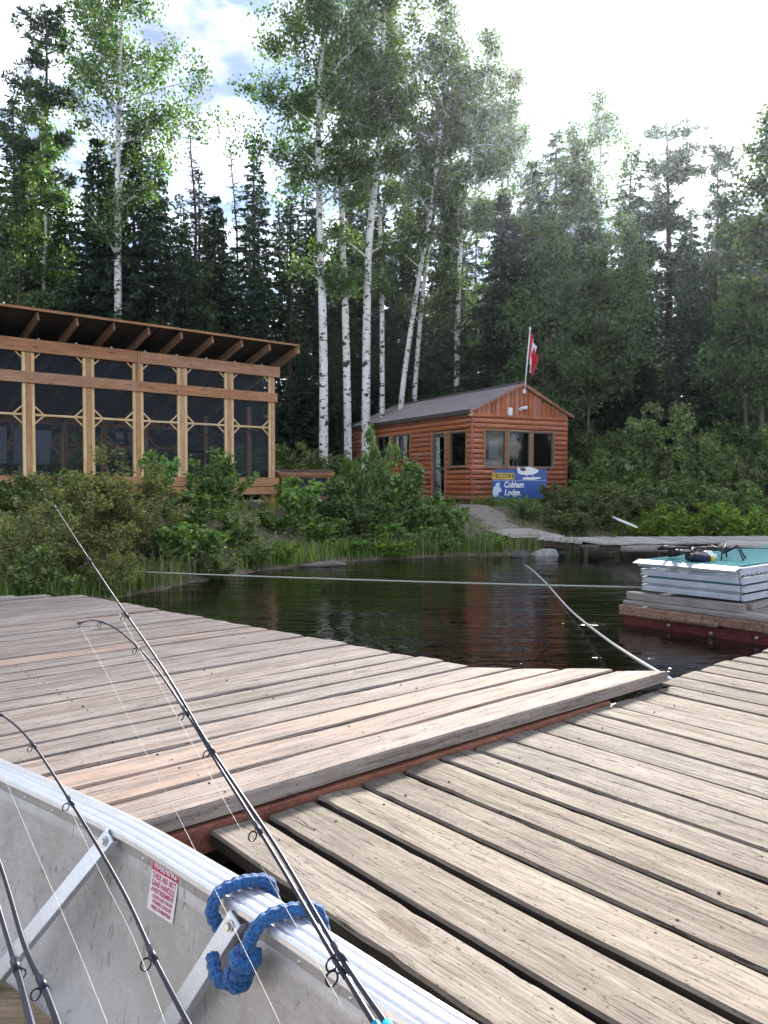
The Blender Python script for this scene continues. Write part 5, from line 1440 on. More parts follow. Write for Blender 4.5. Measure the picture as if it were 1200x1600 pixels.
def spruce_proto(seed, H=12.0, R0=1.7, clear=.08, dens=1.0, droop=.35, ragged=.25, mat='leaf_spruce', upsweep=False, name='spruce_tree'):
    rg = np.random.default_rng(seed); rn = random.Random(seed)
    root = empty(name); mb = MB()
    bend = rn.uniform(-.25, .25)
    tp = [Vector((bend * math.sin(z / H * 2.2), bend * .5 * math.sin(z / H * 3), z)) for z in np.linspace(0, H, 14)]
    def tx(z): return bend * math.sin(z / H * 2.2), bend * .5 * math.sin(z / H * 3)
    mb.tube(tp, [.014 * H * (1 - .93 * i / 13) * .75 for i in range(14)], 8)
    A, B, W = [], [], []
    nl = int(H / .21)
    for i in range(nl):
        f = clear + (1 - clear) * (i + rn.random() * .6) / nl
        z = f * H; g = (f - clear) / (1 - clear)
        rad = R0 * ((1 - g) ** .8) * (.35 + .65 * min(1, g * 5 + .35)) + .10
        nb = rn.choice([4, 5, 5, 6]) if dens > .7 else rn.choice([2, 3, 3, 4])
        ph0 = rn.uniform(0, 6.28)
        for k in range(nb):
            if rn.random() > min(1, dens + .15): continue
            ph = ph0 + k * 6.283 / nb + rn.uniform(-.3, .3); L = rad * rn.uniform(1 - ragged, 1 + ragged * .6)
            cx_, cy_ = tx(z); d = np.array([math.cos(ph), math.sin(ph), 0]); sidev = np.array([-math.sin(ph), math.cos(ph), 0])
            ns_ = max(3, int(L / .06))
            t = (np.arange(ns_) + rg.random(ns_)) / ns_
            zz = (-droop * L * t + .55 * droop * L * t ** 2.2) if not upsweep else (.35 * L * t ** 1.5 - .1 * L * t)
            base = np.array([cx_, cy_, z]) + d * (L * t)[:, None]; base[:, 2] += zz
            if rn.random() < .5 or dens < .7:
                mb.tube([(cx_, cy_, z), tuple(base[ns_ // 2]), tuple(base[-1])], [.018, .012, .004], 4, cap=False)
            keep = t > (.12 if dens > .7 else .3)
            for sgn in (-1, 1, 0):
                ll = (.10 + .26 * (1 - t) * min(1, L)) * rg.uniform(.6, 1.25, ns_)
                fwd = d * .75 + sidev * sgn * (.95 if sgn else 0)
                P1 = base + fwd[None] * ll[:, None] + np.stack([rg.normal(0, .02, ns_), rg.normal(0, .02, ns_), -np.abs(rg.normal(.03, .05, ns_)) if not upsweep else rg.normal(.05, .05, ns_)], 1)
                A.append(base[keep]); B.append(P1[keep]); W.append(rg.uniform(.05, .10, ns_)[keep])
                # hanging sprays
                if sgn and not upsweep:
                    P2 = base + fwd[None] * ll[:, None] * .35 + np.stack([rg.normal(0, .04, ns_), rg.normal(0, .04, ns_), -rg.uniform(.08, .22, ns_)], 1)
                    kk = keep & (rg.random(ns_) < .55)
                    A.append(base[kk]); B.append(P2[kk]); W.append(rg.uniform(.05, .09, ns_)[kk])
    # dead lower twigs
    if clear > .15:
        for i in range(int(30 * clear)):
            z = rn.uniform(.08, clear) * H; ph = rn.uniform(0, 6.28); L = rn.uniform(.3, .9)
            cx_, cy_ = tx(z); mb.tube([(cx_, cy_, z), (cx_ + math.cos(ph) * L, cy_ + math.sin(ph) * L, z - .2 * L)], [.012, .004], 3, cap=False)
    mb.build('trunk', M['bark_dark'], root)
    V, Q = strips_np(np.concatenate(A), np.concatenate(B), np.concatenate(W), rg)
    # leader
    obj_of(np_mesh('crown', V, Q, M[mat]), 'crown', root)
    root['H'] = H
    return root
def pine_proto(seed, H=14.0, mat='leaf_pine'):
    """jack pine: bare dark stem, irregular tufted crown"""
    rg = np.random.default_rng(seed); rn = random.Random(seed); root = empty('pine_tree'); mb = MB()
    bend = rn.uniform(-.5, .5)
    def tx(z): return Vector((bend * math.sin(z / H * 2.5), bend * .4 * math.sin(z / H * 4), z))
    mb.tube([tx(z) for z in np.linspace(0, H, 14)], [.16 * (1 - .9 * i / 13) for i in range(14)], 8)
    A, B, W = [], [], []
    for i in range(46):
        f = rn.uniform(.42, .99) if i > 6 else rn.uniform(.2, .42)
        z = f * H; L = (1.9 * (1 - f) ** .6 + .35) * rn.uniform(.5, 1.15); ph = rn.uniform(0, 6.28)
        p0 = tx(z); d = Vector((math.cos(ph), math.sin(ph), rn.uniform(-.1, .45)))
        pts = [p0, p0 + d * L * .5 + Vector((0, 0, .05)), p0 + d * L + Vector((0, 0, .22 * L))]
        mb.tube(pts, [.03, .018, .006], 4, cap=False)
        if i <= 6: continue
        for q in range(int(9 + L * 9)):
            t = rn.uniform(.25, 1.0); c = pts[0].lerp(pts[1], t * 2) if t < .5 else pts[1].lerp(pts[2], t * 2 - 1)
            c = np.array(c) + rg.normal(0, .16, 3) * np.array([1, 1, .7])
            n_ = 26
            dr = unit(rg.normal(size=(n_, 3)) + np.array([0, 0, .55])); A.append(np.repeat(c[None], n_, 0) + dr * .02); B.append(c + dr * rg.uniform(.10, .24, (n_, 1))); W.append(rg.uniform(.03, .055, n_))
    mb.build('trunk', M['bark_dark'], root)
    V, Q = strips_np(np.concatenate(A), np.concatenate(B), np.concatenate(W), rg)
    obj_of(np_mesh('crown', V, Q, M[mat]), 'crown', root); root['H'] = H
    return root
def snag_proto(seed, H=11.0):
    rn = random.Random(seed); root = empty('dead_tree'); mb = MB()
    lean = rn.uniform(-.4, .4)
    def tx(z): return Vector((lean * (z / H) ** 2, .1 * math.sin(z), z))
    mb.tube([tx(z) for z in np.linspace(0, H, 12)], [.10 * (1 - .9 * i / 11) for i in range(12)], 7)
    tr_ = mb.build('trunk', M['bark_dark'], root)
    mb = MB()
    for i in range(150):
        f = rn.uniform(.3, 1) ** .7; z = f * H; ph = rn.uniform(0, 6.28); L = (.25 + 1.0 * (1 - f)) * rn.uniform(.4, 1.1); p0 = tx(z)
        d = Vector((math.cos(ph), math.sin(ph), rn.uniform(-.5, .25))); pts = [p0, p0 + d * L * .6, p0 + d * L + Vector((0, 0, .15 * L))]
        mb.tube(pts, [.014, .009, .004], 3, cap=False)
        for q in range(4):
            t = rn.uniform(.3, 1); c = pts[0].lerp(pts[2], t); e = Vector((rn.uniform(-1, 1), rn.uniform(-1, 1), rn.uniform(-.6, .5))) * .16
            mb.tube([c, c + e], [.006, .003], 3, cap=False)
    mb.build('dead_branches', M['bark_dark'], root, kind='stuff'); root['H'] = H
    return root

def aspen_build(root, path, r0, crown0, crownR, nleaf, seed, mat='leaf_aspen', bark='bark_aspen', size=.085, side=(0, 0), top_r=None):
    """path: list of points base -> top; crown starts at the fraction crown0 of the height"""
    rg = np.random.default_rng(seed); rn = random.Random(seed)
    P = smooth_path(path, 6); n = len(P); H = P[-1].z - P[0].z
    mb = MB(); mb.tube(P, [r0 * (1 - .86 * i / (n - 1)) * (1.25 if i == 0 else 1) for i in range(n)], 10)
    def on(f):
        z = P[0].z + f * H
        for i in range(n - 1):
            if P[i + 1].z >= z: return P[i].lerp(P[i + 1], max(0, min(1, (z - P[i].z) / max(1e-6, P[i + 1].z - P[i].z))))
        return P[-1]
    C = []; wts = []
    nl = 40
    for i in range(nl):
        f = crown0 + (1 - crown0) * ((i + rn.random()) / nl) ** .95
        if i < 4: f = crown0 * rn.uniform(.78, 1.0)
        g = max(0, (f - crown0) / (1 - crown0))
        prof = math.sin(min(1, .18 + g * .95) * math.pi) ** .6 if top_r is None else (1 - g) ** .7
        L = max(.35, crownR * prof) * rn.uniform(.55, 1.15)
        ph = rn.uniform(0, 6.283); p0 = on(f)
        d = Vector((math.cos(ph) + side[0] * .6, math.sin(ph) + side[1] * .6, rn.uniform(.35, 1.0))).normalized()
        p1 = p0 + d * L * .55; p2 = p0 + d * L + Vector((0, 0, -.08 * L)) + Vector((rn.uniform(-.2, .2), rn.uniform(-.2, .2), 0))
        rb = max(.008, r0 * .28 * (1 - g * .75) * min(1, L / 2))
        mb.tube([p0, p1, p2], [rb, rb * .6, rb * .25], 5, cap=False)
        for q in range(9):
            t = rn.uniform(.25, 1.08); c = p0.lerp(p1, t * 2) if t < .5 else p1.lerp(p2, t * 2 - 1)
            e = Vector((rn.gauss(0, 1), rn.gauss(0, 1), rn.gauss(.1, .7))).normalized() * L * rn.uniform(.12, .38)
            mb.tube([c, c + e], [rb * .35, .004], 3, cap=False)
            C.append(np.array(c + e * .8)); wts.append(rn.uniform(.05, 2.0) * (.4 + L))
            if rn.random() < .6: C.append(np.array(c + e * .3)); wts.append(rn.uniform(.2, .8) * (.4 + L))
    mb.build('trunk', M[bark], root)
    C = np.array(C); w = np.array(wts); w /= w.sum()
    idx = rg.choice(len(C), nleaf, p=w)
    spread = .10 + .13 * rg.random((len(C), 1))
    LC = C[idx] + rg.normal(size=(nleaf, 3)) * spread[idx] * np.array([1, 1, .85]) * (crownR / 1.7) ** .5
    V, Q = leaves_np(LC, rg.uniform(.7, 1.25, nleaf) * size, rg.uniform(.7, 1.15, nleaf) * size * .88, rg, .1)
    obj_of(np_mesh('crown', V, Q, M[mat]), 'crown', root)
    return root

def shrub_proto(seed, H=1.5, Rr=.8, nleaf=3800, size=.06, mat='leaf_alder', narrow=.55, stems=11, shoots=.35, name='shrub', droop=0.0):
    """many arching stems from one root, leaves set along side twigs"""
    rg = np.random.default_rng(seed); rn = random.Random(seed); root = empty(name); mb = MB(); A, D = [], []
    for i in range(stems):
        ph = rn.uniform(0, 6.283); out = Rr * math.sqrt(rn.random()) ; h = H * (rn.uniform(.55, .95) if rn.random() > shoots else rn.uniform(.9, 1.12)) * (1 - .35 * (out / Rr) ** 2)
        b0 = Vector((math.cos(ph), math.sin(ph), 0)) * out * .25; tip = Vector((math.cos(ph) * out, math.sin(ph) * out, h)) + Vector((rn.gauss(0, .06), rn.gauss(0, .06), 0))
        md = b0.lerp(tip, .5) + Vector((0, 0, .10 * h)) - Vector((math.cos(ph), math.sin(ph), 0)) * out * .08
        pts = smooth_path([b0, md, tip], 5)
        mb.tube(pts, [.016 * (1 - .8 * j / (len(pts) - 1)) * (H / 1.5) ** .5 for j in range(len(pts))], 5, cap=False)
        for q in range(13):
            t = rn.uniform(.12, 1.0); c = pts[min(len(pts) - 1, int(t * (len(pts) - 1)))]
            e = Vector((rn.gauss(0, 1), rn.gauss(0, 1), rn.uniform(.0, .9))).normalized() * rn.uniform(.12, .42) * Rr * (1.15 - .6 * t)
            mb.tube([c, c + e * .5 + Vector((0, 0, .02)), c + e], [.005, .004, .002], 3, cap=False)
            m_ = 9
            tt = rg.random(m_); A.append(np.array(c)[None] + np.array(e)[None] * (.2 + .9 * tt)[:, None]); D.append(np.repeat(np.array(e)[None], m_, 0))
    mb.build('stem', M['bark_alder'], root)
    A = np.concatenate(A); D = unit(np.concatenate(D)); idx = rg.integers(0, len(A), nleaf)
    LC = A[idx] + rg.normal(size=(nleaf, 3)) * .045 * (H / 1.5) ** .5
    LC[:, 2] = np.maximum(LC[:, 2], .03)
    V, Q = leaves_np(LC, rg.uniform(.65, 1.3, nleaf) * size, rg.uniform(.6, 1.1, nleaf) * size * narrow, rg, .85, D[idx])
    obj_of(np_mesh('foliage', V, Q, M[mat]), 'foliage', root); root['H'] = H
    return root

PROTO_FAR = Vector((0, 400, -60))
protos = {}
def get(key, fn):
    if key not in protos: protos[key] = [fn(), False]
    return protos[key]
def place(key, fn, loc, rz, scale, label, cat, group):
    e = get(key, fn)
    if not e[1]:
        o = e[0]; e[1] = True; o.location = loc; o.rotation_euler = (0, 0, rz); o.scale = scale
    else:
        o = copy_tree(e[0], loc, rz, scale)
    tag(o, label, cat, group)
    return o
SPR = {'d1': lambda: spruce_proto(21, 12, 1.75, .03, 1.0), 'd2': lambda: spruce_proto(22, 12, 1.55, .05, 1.0, .45), 'd3': lambda: spruce_proto(23, 12, 2.0, .04, .95, .3),
       's1': lambda: spruce_proto(31, 13, 1.0, .42, .6, .3, .5), 's2': lambda: spruce_proto(32, 13, .85, .50, .55, .25, .5), 's3': lambda: spruce_proto(33, 13, 1.15, .35, .62, .4, .5),
       'p1': lambda: pine_proto(41), 'p2': lambda: pine_proto(42), 'x1': lambda: snag_proto(51), 'x2': lambda: snag_proto(52)}
HP = {'d1': 12, 'd2': 12, 'd3': 12, 's1': 13, 's2': 13, 's3': 13, 'p1': 14, 'p2': 14, 'x1': 11, 'x2': 11}
def conifer(px, topy, Y, key, wide, label, group=None, cat=None):
    top = at(px, topy, Y); g = gz(top.x, Y) - .05
    s = (top.z - g) / HP[key]
    cat = cat or ('pine' if key[0] == 'p' else 'dead tree' if key[0] == 'x' else 'spruce')
    return place(key, SPR[key], (top.x, Y, g), rnd.uniform(0, 6.28), (s * wide, s * wide, s), label, cat, group)
G1 = 'conifers standing in front of the forest'
for a in [
    (72, 18, 30, 'p1', 1.1, 'tall ragged black pine left of the leftmost aspen'),
    (18, 150, 33, 's3', 1.3, 'ragged spruce at the upper left edge of the photo'),
    (140, 205, 27.5, 'd2', 1.4, 'dense dark spruce just left of the lone aspen trunk'),
    (212, 205, 28, 'd1', 1.3, 'dense dark spruce just right of the lone aspen trunk'),
    (255, 268, 29, 'd3', 1.1, 'broad dark spruce over the middle of the pavilion roof'),
    (345, 303, 31, 'd2', 1.3, 'pointed spruce between the two dead snags'),
    (297, 192, 32, 'x1', 1.15, 'dead grey spruce with bare twigs above the pavilion'),
    (374, 218, 33, 'x2', .8, 'thin dead snag leaning in the sky gap'),
    (408, 236, 33, 's1', 1.3, 'sparse black spruce at the left edge of the tall aspens'),
    (312, 262, 34, 's3', 1.2, 'sparse spruce with drooping twigs behind the dead snag'),
    (452, 300, 32, 's2', 1.4, 'thin bare stemmed spruce left of the first tall aspen'),
    (780, 305, 29.5, 'd3', 1.4, 'big dense spruce rising right behind the cabin'),
    (848, 375, 29, 'd1', 1.3, 'dense spruce right of the flag pole'),
    (700, 330, 32, 'd2', 1.0, 'dark spruce behind the pair of leaning aspens'),
    (1042, 192, 36, 'p2', 1.45, 'bushy topped dark pine right of the sun'),
    (1118, 236, 36, 'p1', 1.1, 'open crowned pine second from the right edge'),
    (1152, 262, 38, 's3', 1.5, 'sparse spruce between the open pine and the right edge'),
    (1075, 392, 27, 'd1', 1.3, 'dense blue grey spruce above the right hand bushes'),
    (1012, 430, 30, 'd2', .9, 'smaller dense spruce left of the blue grey one'),
    (1108, 405, 28, 'd3', .8, 'dense spruce overlapping the blue grey one on its right'),
    (872, 205, 36, 's3', 1.6, 'ragged tall spruce left of the bright sun'),
    (985, 225, 38, 's1', 1.5, 'ragged spruce just right below the bright sun'),
    (828, 250, 33, 'd1', 1.25, 'tall dense spruce against the sky left of the sun gap'),
    (925, 330, 32, 'd2', 1.4, 'dense dark spruce standing under the bright sun'),
    (1000, 330, 33, 'd3', 1.2, 'dense spruce between the sun and the bushy pine'),
    (1150, 430, 29, 'd2', 1.3, 'dense dark spruce beside the right edge tree'),
    (960, 470, 28, 'd3', 1.0, 'low broad spruce over the right hand bushes'),
    (640, 390, 32, 'd1', 1.2, 'dark spruce behind the crossing aspens'),
    (520, 350, 34, 'd3', 1.1, 'dark spruce between the first two tall aspens'),
    (30, 330, 29, 'd3', 1.1, 'broad dark spruce at the left edge above the pavilion'),
    (100, 300, 30, 'd1', 1.2, 'dense spruce left of the lone aspen, lower than its neighbour'),
    (180, 260, 30, 'd3', 1.1, 'dense spruce directly behind the lone aspen trunk'),
    (290, 350, 30, 'd1', 1.2, 'dense spruce left of the pointed one'),
    (400, 400, 31, 'd2', 1.3, 'dense spruce at the left foot of the tall aspens'),
    (1186, 330, 33, 'p2', .9, 'pine at the right edge behind the broadleaf tree')]:
    conifer(a[0], a[1], a[2], a[3], a[4], a[5], G1)
def where(px):
    return 'behind the pavilion' if px < 330 else 'between the tall aspens' if px < 700 else 'behind the cabin' if px < 900 else 'behind the right hand bushes'
# the dim stems behind: within one stretch of the forest nothing tells them apart
r2 = random.Random(77)
for i in range(66):
    px = -60 + 1320 * (i + r2.random()) / 66
    Y = r2.uniform(34, 47); low = 400 if px < 120 or 180 < px < 330 else 330
    ty = r2.uniform(255, low) if 380 < px < 760 else r2.uniform(290, 430)
    if px > 820: ty = r2.uniform(300, 430)
    conifer(px, ty, Y, r2.choice(['s1', 's2', 's3', 's1', 's2', 'd2']), r2.uniform(.9, 1.5), 'dim thin stemmed spruce deep in the forest ' + where(px), 'forest stems ' + where(px))
for i in range(46):
    px = -40 + 1280 * (i + r2.random()) / 46
    Y = r2.uniform(27.5, 40); ty = r2.uniform(470, 600)
    if 540 < px < 900 and Y < 33: Y += 6
    conifer(px, ty, Y, r2.choice(['d1', 'd2', 'd3']), r2.uniform(1.0, 1.7), 'young dark spruce low in the forest ' + where(px), 'young spruces ' + where(px))
for i in range(34):
    px = -200 + 1600 * (i + r2.random()) / 34
    conifer(px, r2.uniform(520, 610), r2.uniform(50, 62), r2.choice(['d1', 'd3', 'd2']), r2.uniform(1.3, 2.0), 'distant low spruce closing the view ' + where(px), 'distant spruces ' + where(px))

def aspen(label, pxs, Y, r0, crown0, crownR, nleaf, seed, mat='leaf_aspen', bark='bark_aspen', size=.112, side=(0, 0), group='white stemmed aspens', cat='aspen', name='aspen_tree', top_r=None):
    P = [at(x, y, Y) for x, y in pxs]
    g = gz(P[0].x, Y) - .1
    base = Vector((P[0].x, Y, g)); P[0] = base
    rn = random.Random(seed)
    P = [P[0]] + [p + Vector((0, rn.uniform(-.12, .12), 0)) for p in P[1:]]
    root = empty(name, base, 0, label, cat, group)
    aspen_build(root, [p - base for p in P], r0, crown0, crownR, nleaf, seed, mat, bark, size, side, top_r)
    return root
aspen('lone white aspen rising behind the pavilion roof', [(188, 745), (186, 500), (183, 330), (184, 180), (190, 60), (200, -60)], 27, .16, .56, 3.0, 15475, 1, side=(.35, 0))
aspen('white aspen left of the cabin, leftmost of the tall row', [(505, 745), (505, 560), (499, 330), (498, 190), (505, 60), (510, -70)], 27.5, .175, .48, 2.5, 16764, 2, side=(-.2, 0))
aspen('white aspen just left of the cabin roof, second of the tall row', [(545, 740), (541, 540), (534, 330), (534, 190), (545, 60), (556, -90)], 28.5, .155, .46, 2.2, 15475, 3)
aspen('white aspen behind the cabin roof corner, curving right near its top', [(571, 745), (573, 520), (577, 380), (586, 290), (594, 190), (600, 40), (606, -120)], 28.5, .165, .46, 2.3, 15475, 4)
aspen('slim straight white aspen beside the curved one behind the cabin', [(597, 745), (597, 500), (595, 380), (591, 280), (600, 140), (612, 0)], 30, .105, .52, 1.9, 11606, 5)
aspen('strongly leaning white aspen, left one of the crossing pair', [(618, 745), (628, 620), (652, 450), (673, 330), (686, 215), (692, 90), (694, -10)], 30, .12, .50, 2.2, 12896, 6)
aspen('leaning white aspen, right one of the crossing pair', [(641, 745), (649, 600), (663, 440), (682, 310), (702, 215), (722, 100)], 31, .11, .52, 2.0, 11606, 7)
aspen('white aspen rising behind the cabin roof slope, rightmost of the tall row', [(713, 745), (714, 560), (720, 380), (735, 240), (755, 140), (770, 52)], 31.5, .125, .46, 2.3, 20633, 8)
aspen('pale thin aspen below the sun on the right', [(930, 745), (934, 520), (936, 330), (938, 220), (940, 148)], 35, .10, .58, 1.9, 8382, 9)
aspen('small white aspen stem at the far left behind the pavilion', [(68, 745), (68, 450), (72, 340), (64, 230), (55, 150)], 29, .075, .28, 1.5, 10316, 10)
aspen('slim aspen closing the tall row above the cabin ridge', [(765, 745), (772, 520), (790, 330), (800, 200), (802, 110)], 33, .12, .36, 2.2, 18054, 11)
G2 = 'broadleaf trees at the forest edge'
for a in [
    ('young broadleaf tree with dense foliage above the flag', [(846, 745), (850, 600), (858, 450), (862, 335)], 27.5, .07, .12, 2.0, 15314, 20),
    ('broadleaf tree left below the bright sun', [(905, 745), (904, 520), (900, 360), (898, 205)], 33, .09, .30, 2.1, 14508, 21),
    ('young broadleaf tree with pale thin stems right of the cabin', [(915, 745), (922, 620), (930, 500), (935, 395)], 26.5, .06, .22, 1.9, 14508, 22),
    ('light green broadleaf tree at the right edge of the photo', [(1190, 745), (1192, 600), (1196, 420), (1200, 190)], 25, .10, .20, 1.9, 17732, 23),
    ('light green broadleaf sapling in front of the right hand spruces', [(985, 745), (984, 600), (980, 440), (978, 350)], 29, .06, .2, 1.7, 12090, 24),
    ('broadleaf tree at the far left edge above the pavilion', [(20, 745), (22, 560), (28, 420), (30, 275)], 27, .07, .2, 1.8, 13702, 25),
    ('young broadleaf tree filling the gap between pavilion and aspens', [(300, 745), (302, 620), (306, 500), (310, 430)], 30, .05, .15, 1.5, 8060, 26),
    ('pale leaved sapling with grey stem near the right edge', [(1166, 745), (1166, 660), (1160, 560), (1150, 470)], 25, .075, .35, 1.5, 9672, 27)]:
    aspen(*a, mat='leaf_wood', bark='bark_alder', size=.118, group=G2, cat='tree', name='broadleaf_tree')

# ------------------------------------------------------------------ shrubs on the bank
SHR = {'alder1': (61, 1.6, .85, 6200, .098, 'leaf_alder', .66, 13), 'alder2': (62, 1.6, .75, 5600, .098, 'leaf_alder', .66, 12),
       'maple1': (63, 1.3, .8, 4600, .108, 'leaf_maple', .8, 12), 'willow1': (64, 1.8, 1.2, 15000, .066, 'leaf_willow', .42, 20), 'willow2': (65, 1.6, 1.1, 11500, .066, 'leaf_willow', .42, 18),
       'dull1': (66, 1.5, .85, 6200, .090, 'leaf_dull', .6, 13), 'dull2': (67, 1.4, .8, 5600, .088, 'leaf_dull', .6, 12),
       'lime1': (68, .9, .65, 4400, .10, 'leaf_lime', .5, 14), 'lime2': (69, .9, .6, 3900, .10, 'leaf_lime', .5, 13)}
def shp(key):
    a = SHR[key]; return lambda: shrub_proto(a[0], a[1], a[2], a[3], a[4], a[5], a[6], a[7])
def shrub(px, basey, topy, wpx, Y, key, label, group=None):
    bs = at(px, basey, Y); g = gz(bs.x, Y) - .03; top = at(px, topy, Y).z
    h = max(.25, top - g); w = wpx / F * Y / 2
    s = SHR[key]
    return place(key, shp(key), (bs.x, Y, g), rnd.uniform(0, 6.28), (w / s[2], w / s[2], h / s[1]), label, 'shrub', group or 'shrubs on the bank')
for a in [
    (195, 900, 703, 270, 11.9, 'willow1', 'big olive green willow bush below the pavilion, behind the long rod'),
    (110, 900, 735, 220, 10.9, 'willow2', 'olive willow bush at the left behind the rod tip'),
    (30, 900, 780, 190, 9.9, 'willow2', 'dry olive bush at the left edge beside the dock'),
    (25, 800, 722, 130, 12.6, 'alder1', 'green bush against the pavilion at the left edge'),
    (95, 800, 715, 90, 13.2, 'maple1', 'fresh green shoots before the second pavilion bay'),
    (250, 850, 682, 80, 14.2, 'maple1', 'tall leafy shoots reaching up before the pavilion screens'),
    (285, 860, 760, 130, 13.6, 'alder2', 'mid green bush right of the big willow'),
    (340, 860, 690, 105, 15.6, 'alder1', 'dark green bush before the right half of the pavilion'),
    (372, 880, 800, 90, 14.6, 'dull1', 'greyish bush at the water before the pavilion corner'),
    (270, 905, 800, 130, 12.2, 'maple1', 'bright leafy patch at the foot of the big willow'),
    (318, 895, 815, 120, 13.1, 'maple1', 'low bright bush at the waterline below the pavilion'),
    (470, 845, 728, 115, 17.2, 'maple1', 'broad leaved bright bush before the storage box'),
    (520, 830, 740, 90, 18.2, 'alder2', 'green bush right of the storage box'),
    (552, 815, 705, 60, 19.6, 'alder1', 'upright bush at the far corner of the cabin'),
    (590, 850, 655, 70, 18.6, 'alder1', 'tallest shoots before the cabin side windows'),
    (645, 850, 705, 105, 18.0, 'alder2', 'tall dense bush hiding the cabin side below the windows'),
    (575, 855, 760, 120, 17.4, 'alder1', 'rounded green bush at the middle of the bank'),
    (430, 850, 790, 70, 16.4, 'maple1', 'small bright bush beside the pavilion foot post'),
    (510, 860, 800, 100, 16.6, 'maple1', 'low bright bush above the muddy bank'),
    (690, 855, 770, 110, 17.6, 'maple1', 'bright bush at the end of the dirt path'),
    (640, 865, 805, 120, 16.9, 'maple1', 'low bright leafy bush at the waterline in the middle'),
    (735, 862, 822, 90, 17.4, 'maple1', 'low leafy patch left of the dark wet rock'),
    (580, 868, 830, 100, 16.5, 'alder2', 'low green bush at the waterline left of the middle'),
    (345, 905, 850, 90, 12.6, 'dull2', 'low greyish weeds overhanging the water left of the sandy bank'),
    (395, 895, 845, 80, 13.8, 'dull1', 'loose grey green weeds at the left end of the sandy bank'),
    (440, 885, 845, 60, 14.4, 'lime2', 'small bright tuft standing on the sandy bank'),
    (545, 878, 838, 80, 15.8, 'maple1', 'low bright weeds at the right end of the sandy bank'),
    (610, 872, 832, 90, 16.2, 'lime1', 'bright weeds overhanging the water in the middle'),
    (680, 870, 830, 90, 16.8, 'maple1', 'bright weeds hanging over the water below the path'),
    (770, 868, 838, 60, 17.0, 'lime2', 'small bright tuft just left of the dark wet rock'),
    (170, 925, 850, 140, 10.4, 'willow1', 'low olive willow twigs overhanging the far corner of the pale dock'),
    (60, 925, 850, 130, 9.4, 'dull1', 'grey green weeds behind the landing section at the left'),
    (868, 805, 758, 70, 21.4, 'dull1', 'grey green bush before the right end of the sign'),
    (905, 815, 750, 90, 21.2, 'dull2', 'grey green bush right of the sign'),
    (830, 800, 775, 70, 20.6, 'dull2', 'low grey green bush below the sign lettering'),
    (945, 825, 755, 110, 20.8, 'dull1', 'grey green bush behind the antenna'),
    (900, 832, 790, 110, 20.2, 'dull2', 'low grey green bush above the boardwalk bend'),
    (1010, 820, 740, 120, 21.0, 'dull2', 'grey green bush right behind the antenna'),
    (1080, 815, 750, 130, 21.0, 'dull1', 'grey green bush behind the bright low shrubs'),
    (1165, 815, 745, 130, 21.2, 'dull2', 'grey green bush at the right edge behind the bright shrubs'),
    (948, 800, 668, 105, 25.6, 'alder1', 'tall dark bush at the right corner of the cabin'),
    (985, 800, 640, 130, 24.0, 'alder2', 'tall bush below the young broadleaf trees'),
    (1045, 800, 628, 130, 23.6, 'dull1', 'tall pale tipped bush in the right middle'),
    (1090, 800, 680, 120, 23.0, 'alder1', 'bush with upright shoots right of the tall pale tipped one'),
    (1150, 800, 700, 110, 23.0, 'dull2', 'bush below the grey stemmed sapling'),
    (1195, 800, 650, 110, 23.4, 'alder2', 'tall bush at the right edge of the photo'),
    (918, 800, 650, 60, 27.5, 'alder2', 'dark bush tucked behind the cabin corner'),
    (1000, 836, 798, 70, 19.9, 'lime1', 'bright low shrub right beside the antenna'),
    (1045, 836, 790, 90, 19.9, 'lime2', 'bright low shrub second right of the antenna'),
    (1090, 836, 784, 90, 20.1, 'lime1', 'bright low shrub in the middle of the bright row'),
    (1135, 836, 786, 90, 20.0, 'lime2', 'bright low shrub second from the right edge'),
    (1180, 836, 790, 90, 20.0, 'lime1', 'bright low shrub at the right edge'),
    (1020, 830, 775, 90, 20.5, 'dull1', 'dull bush rising behind the left of the bright row'),
    (700, 800, 775, 40, 21.5, 'alder2', 'small bush beside the cabin door step'),
    (760, 800, 785, 60, 22.2, 'dull2', 'low weeds along the cabin front wall')]:
    shrub(*a)
r3 = random.Random(5)
for i in range(60):
    px = 880 + 400 * r3.random() if i % 2 else -80 + 640 * r3.random()
    Y = r3.uniform(23.5, 31) if i % 2 else r3.uniform(22.5, 30); ty = r3.uniform(660, 730)
    if i % 2 == 0 and px > 420 and px < 560: ty = r3.uniform(690, 740)
    if 540 < px < 890: continue
    shrub(px, 790, ty, r3.uniform(90, 150), Y, r3.choice(['alder1', 'alder2', 'dull1', 'dull2']), 'dark undergrowth bush at the forest foot ' + where(px), 'undergrowth ' + where(px))

# ------------------------------------------------------------------ trodden path from the cabin door to the boardwalk
m, ns, ls, b = mat_new('path_dirt')
tcn = ns.new('ShaderNodeTexCoord'); n1 = noise(ns, ls, tcn.outputs['Object'], 7, 6, .65); n2 = noise(ns, ls, tcn.outputs['Object'], 45, 4, .6)
ls.new(mixcol(ns, ls, mth(ns, ls, 'MULTIPLY', n2, .5), rampn(ns, ls, n1, [(.3, (.18, .145, .115)), (.5, (.34, .29, .24)), (.7, (.46, .40, .345))]), (.12, .10, .085)), b.inputs['Base Color'])
b.inputs['Roughness'].default_value = .95; bump(ns, ls, mth(ns, ls, 'ADD', n1, n2), .8, .03, b)
M['path'] = m
ctr = smooth_path([Vector((x, y, 0)) for x, y in ((1.6, 24.6), (1.9, 23.2), (2.35, 21.8), (2.7, 20.4), (3.1, 19.2), (3.6, 18.5), (4.1, 18.3))], 8)
V = []; nw = 9
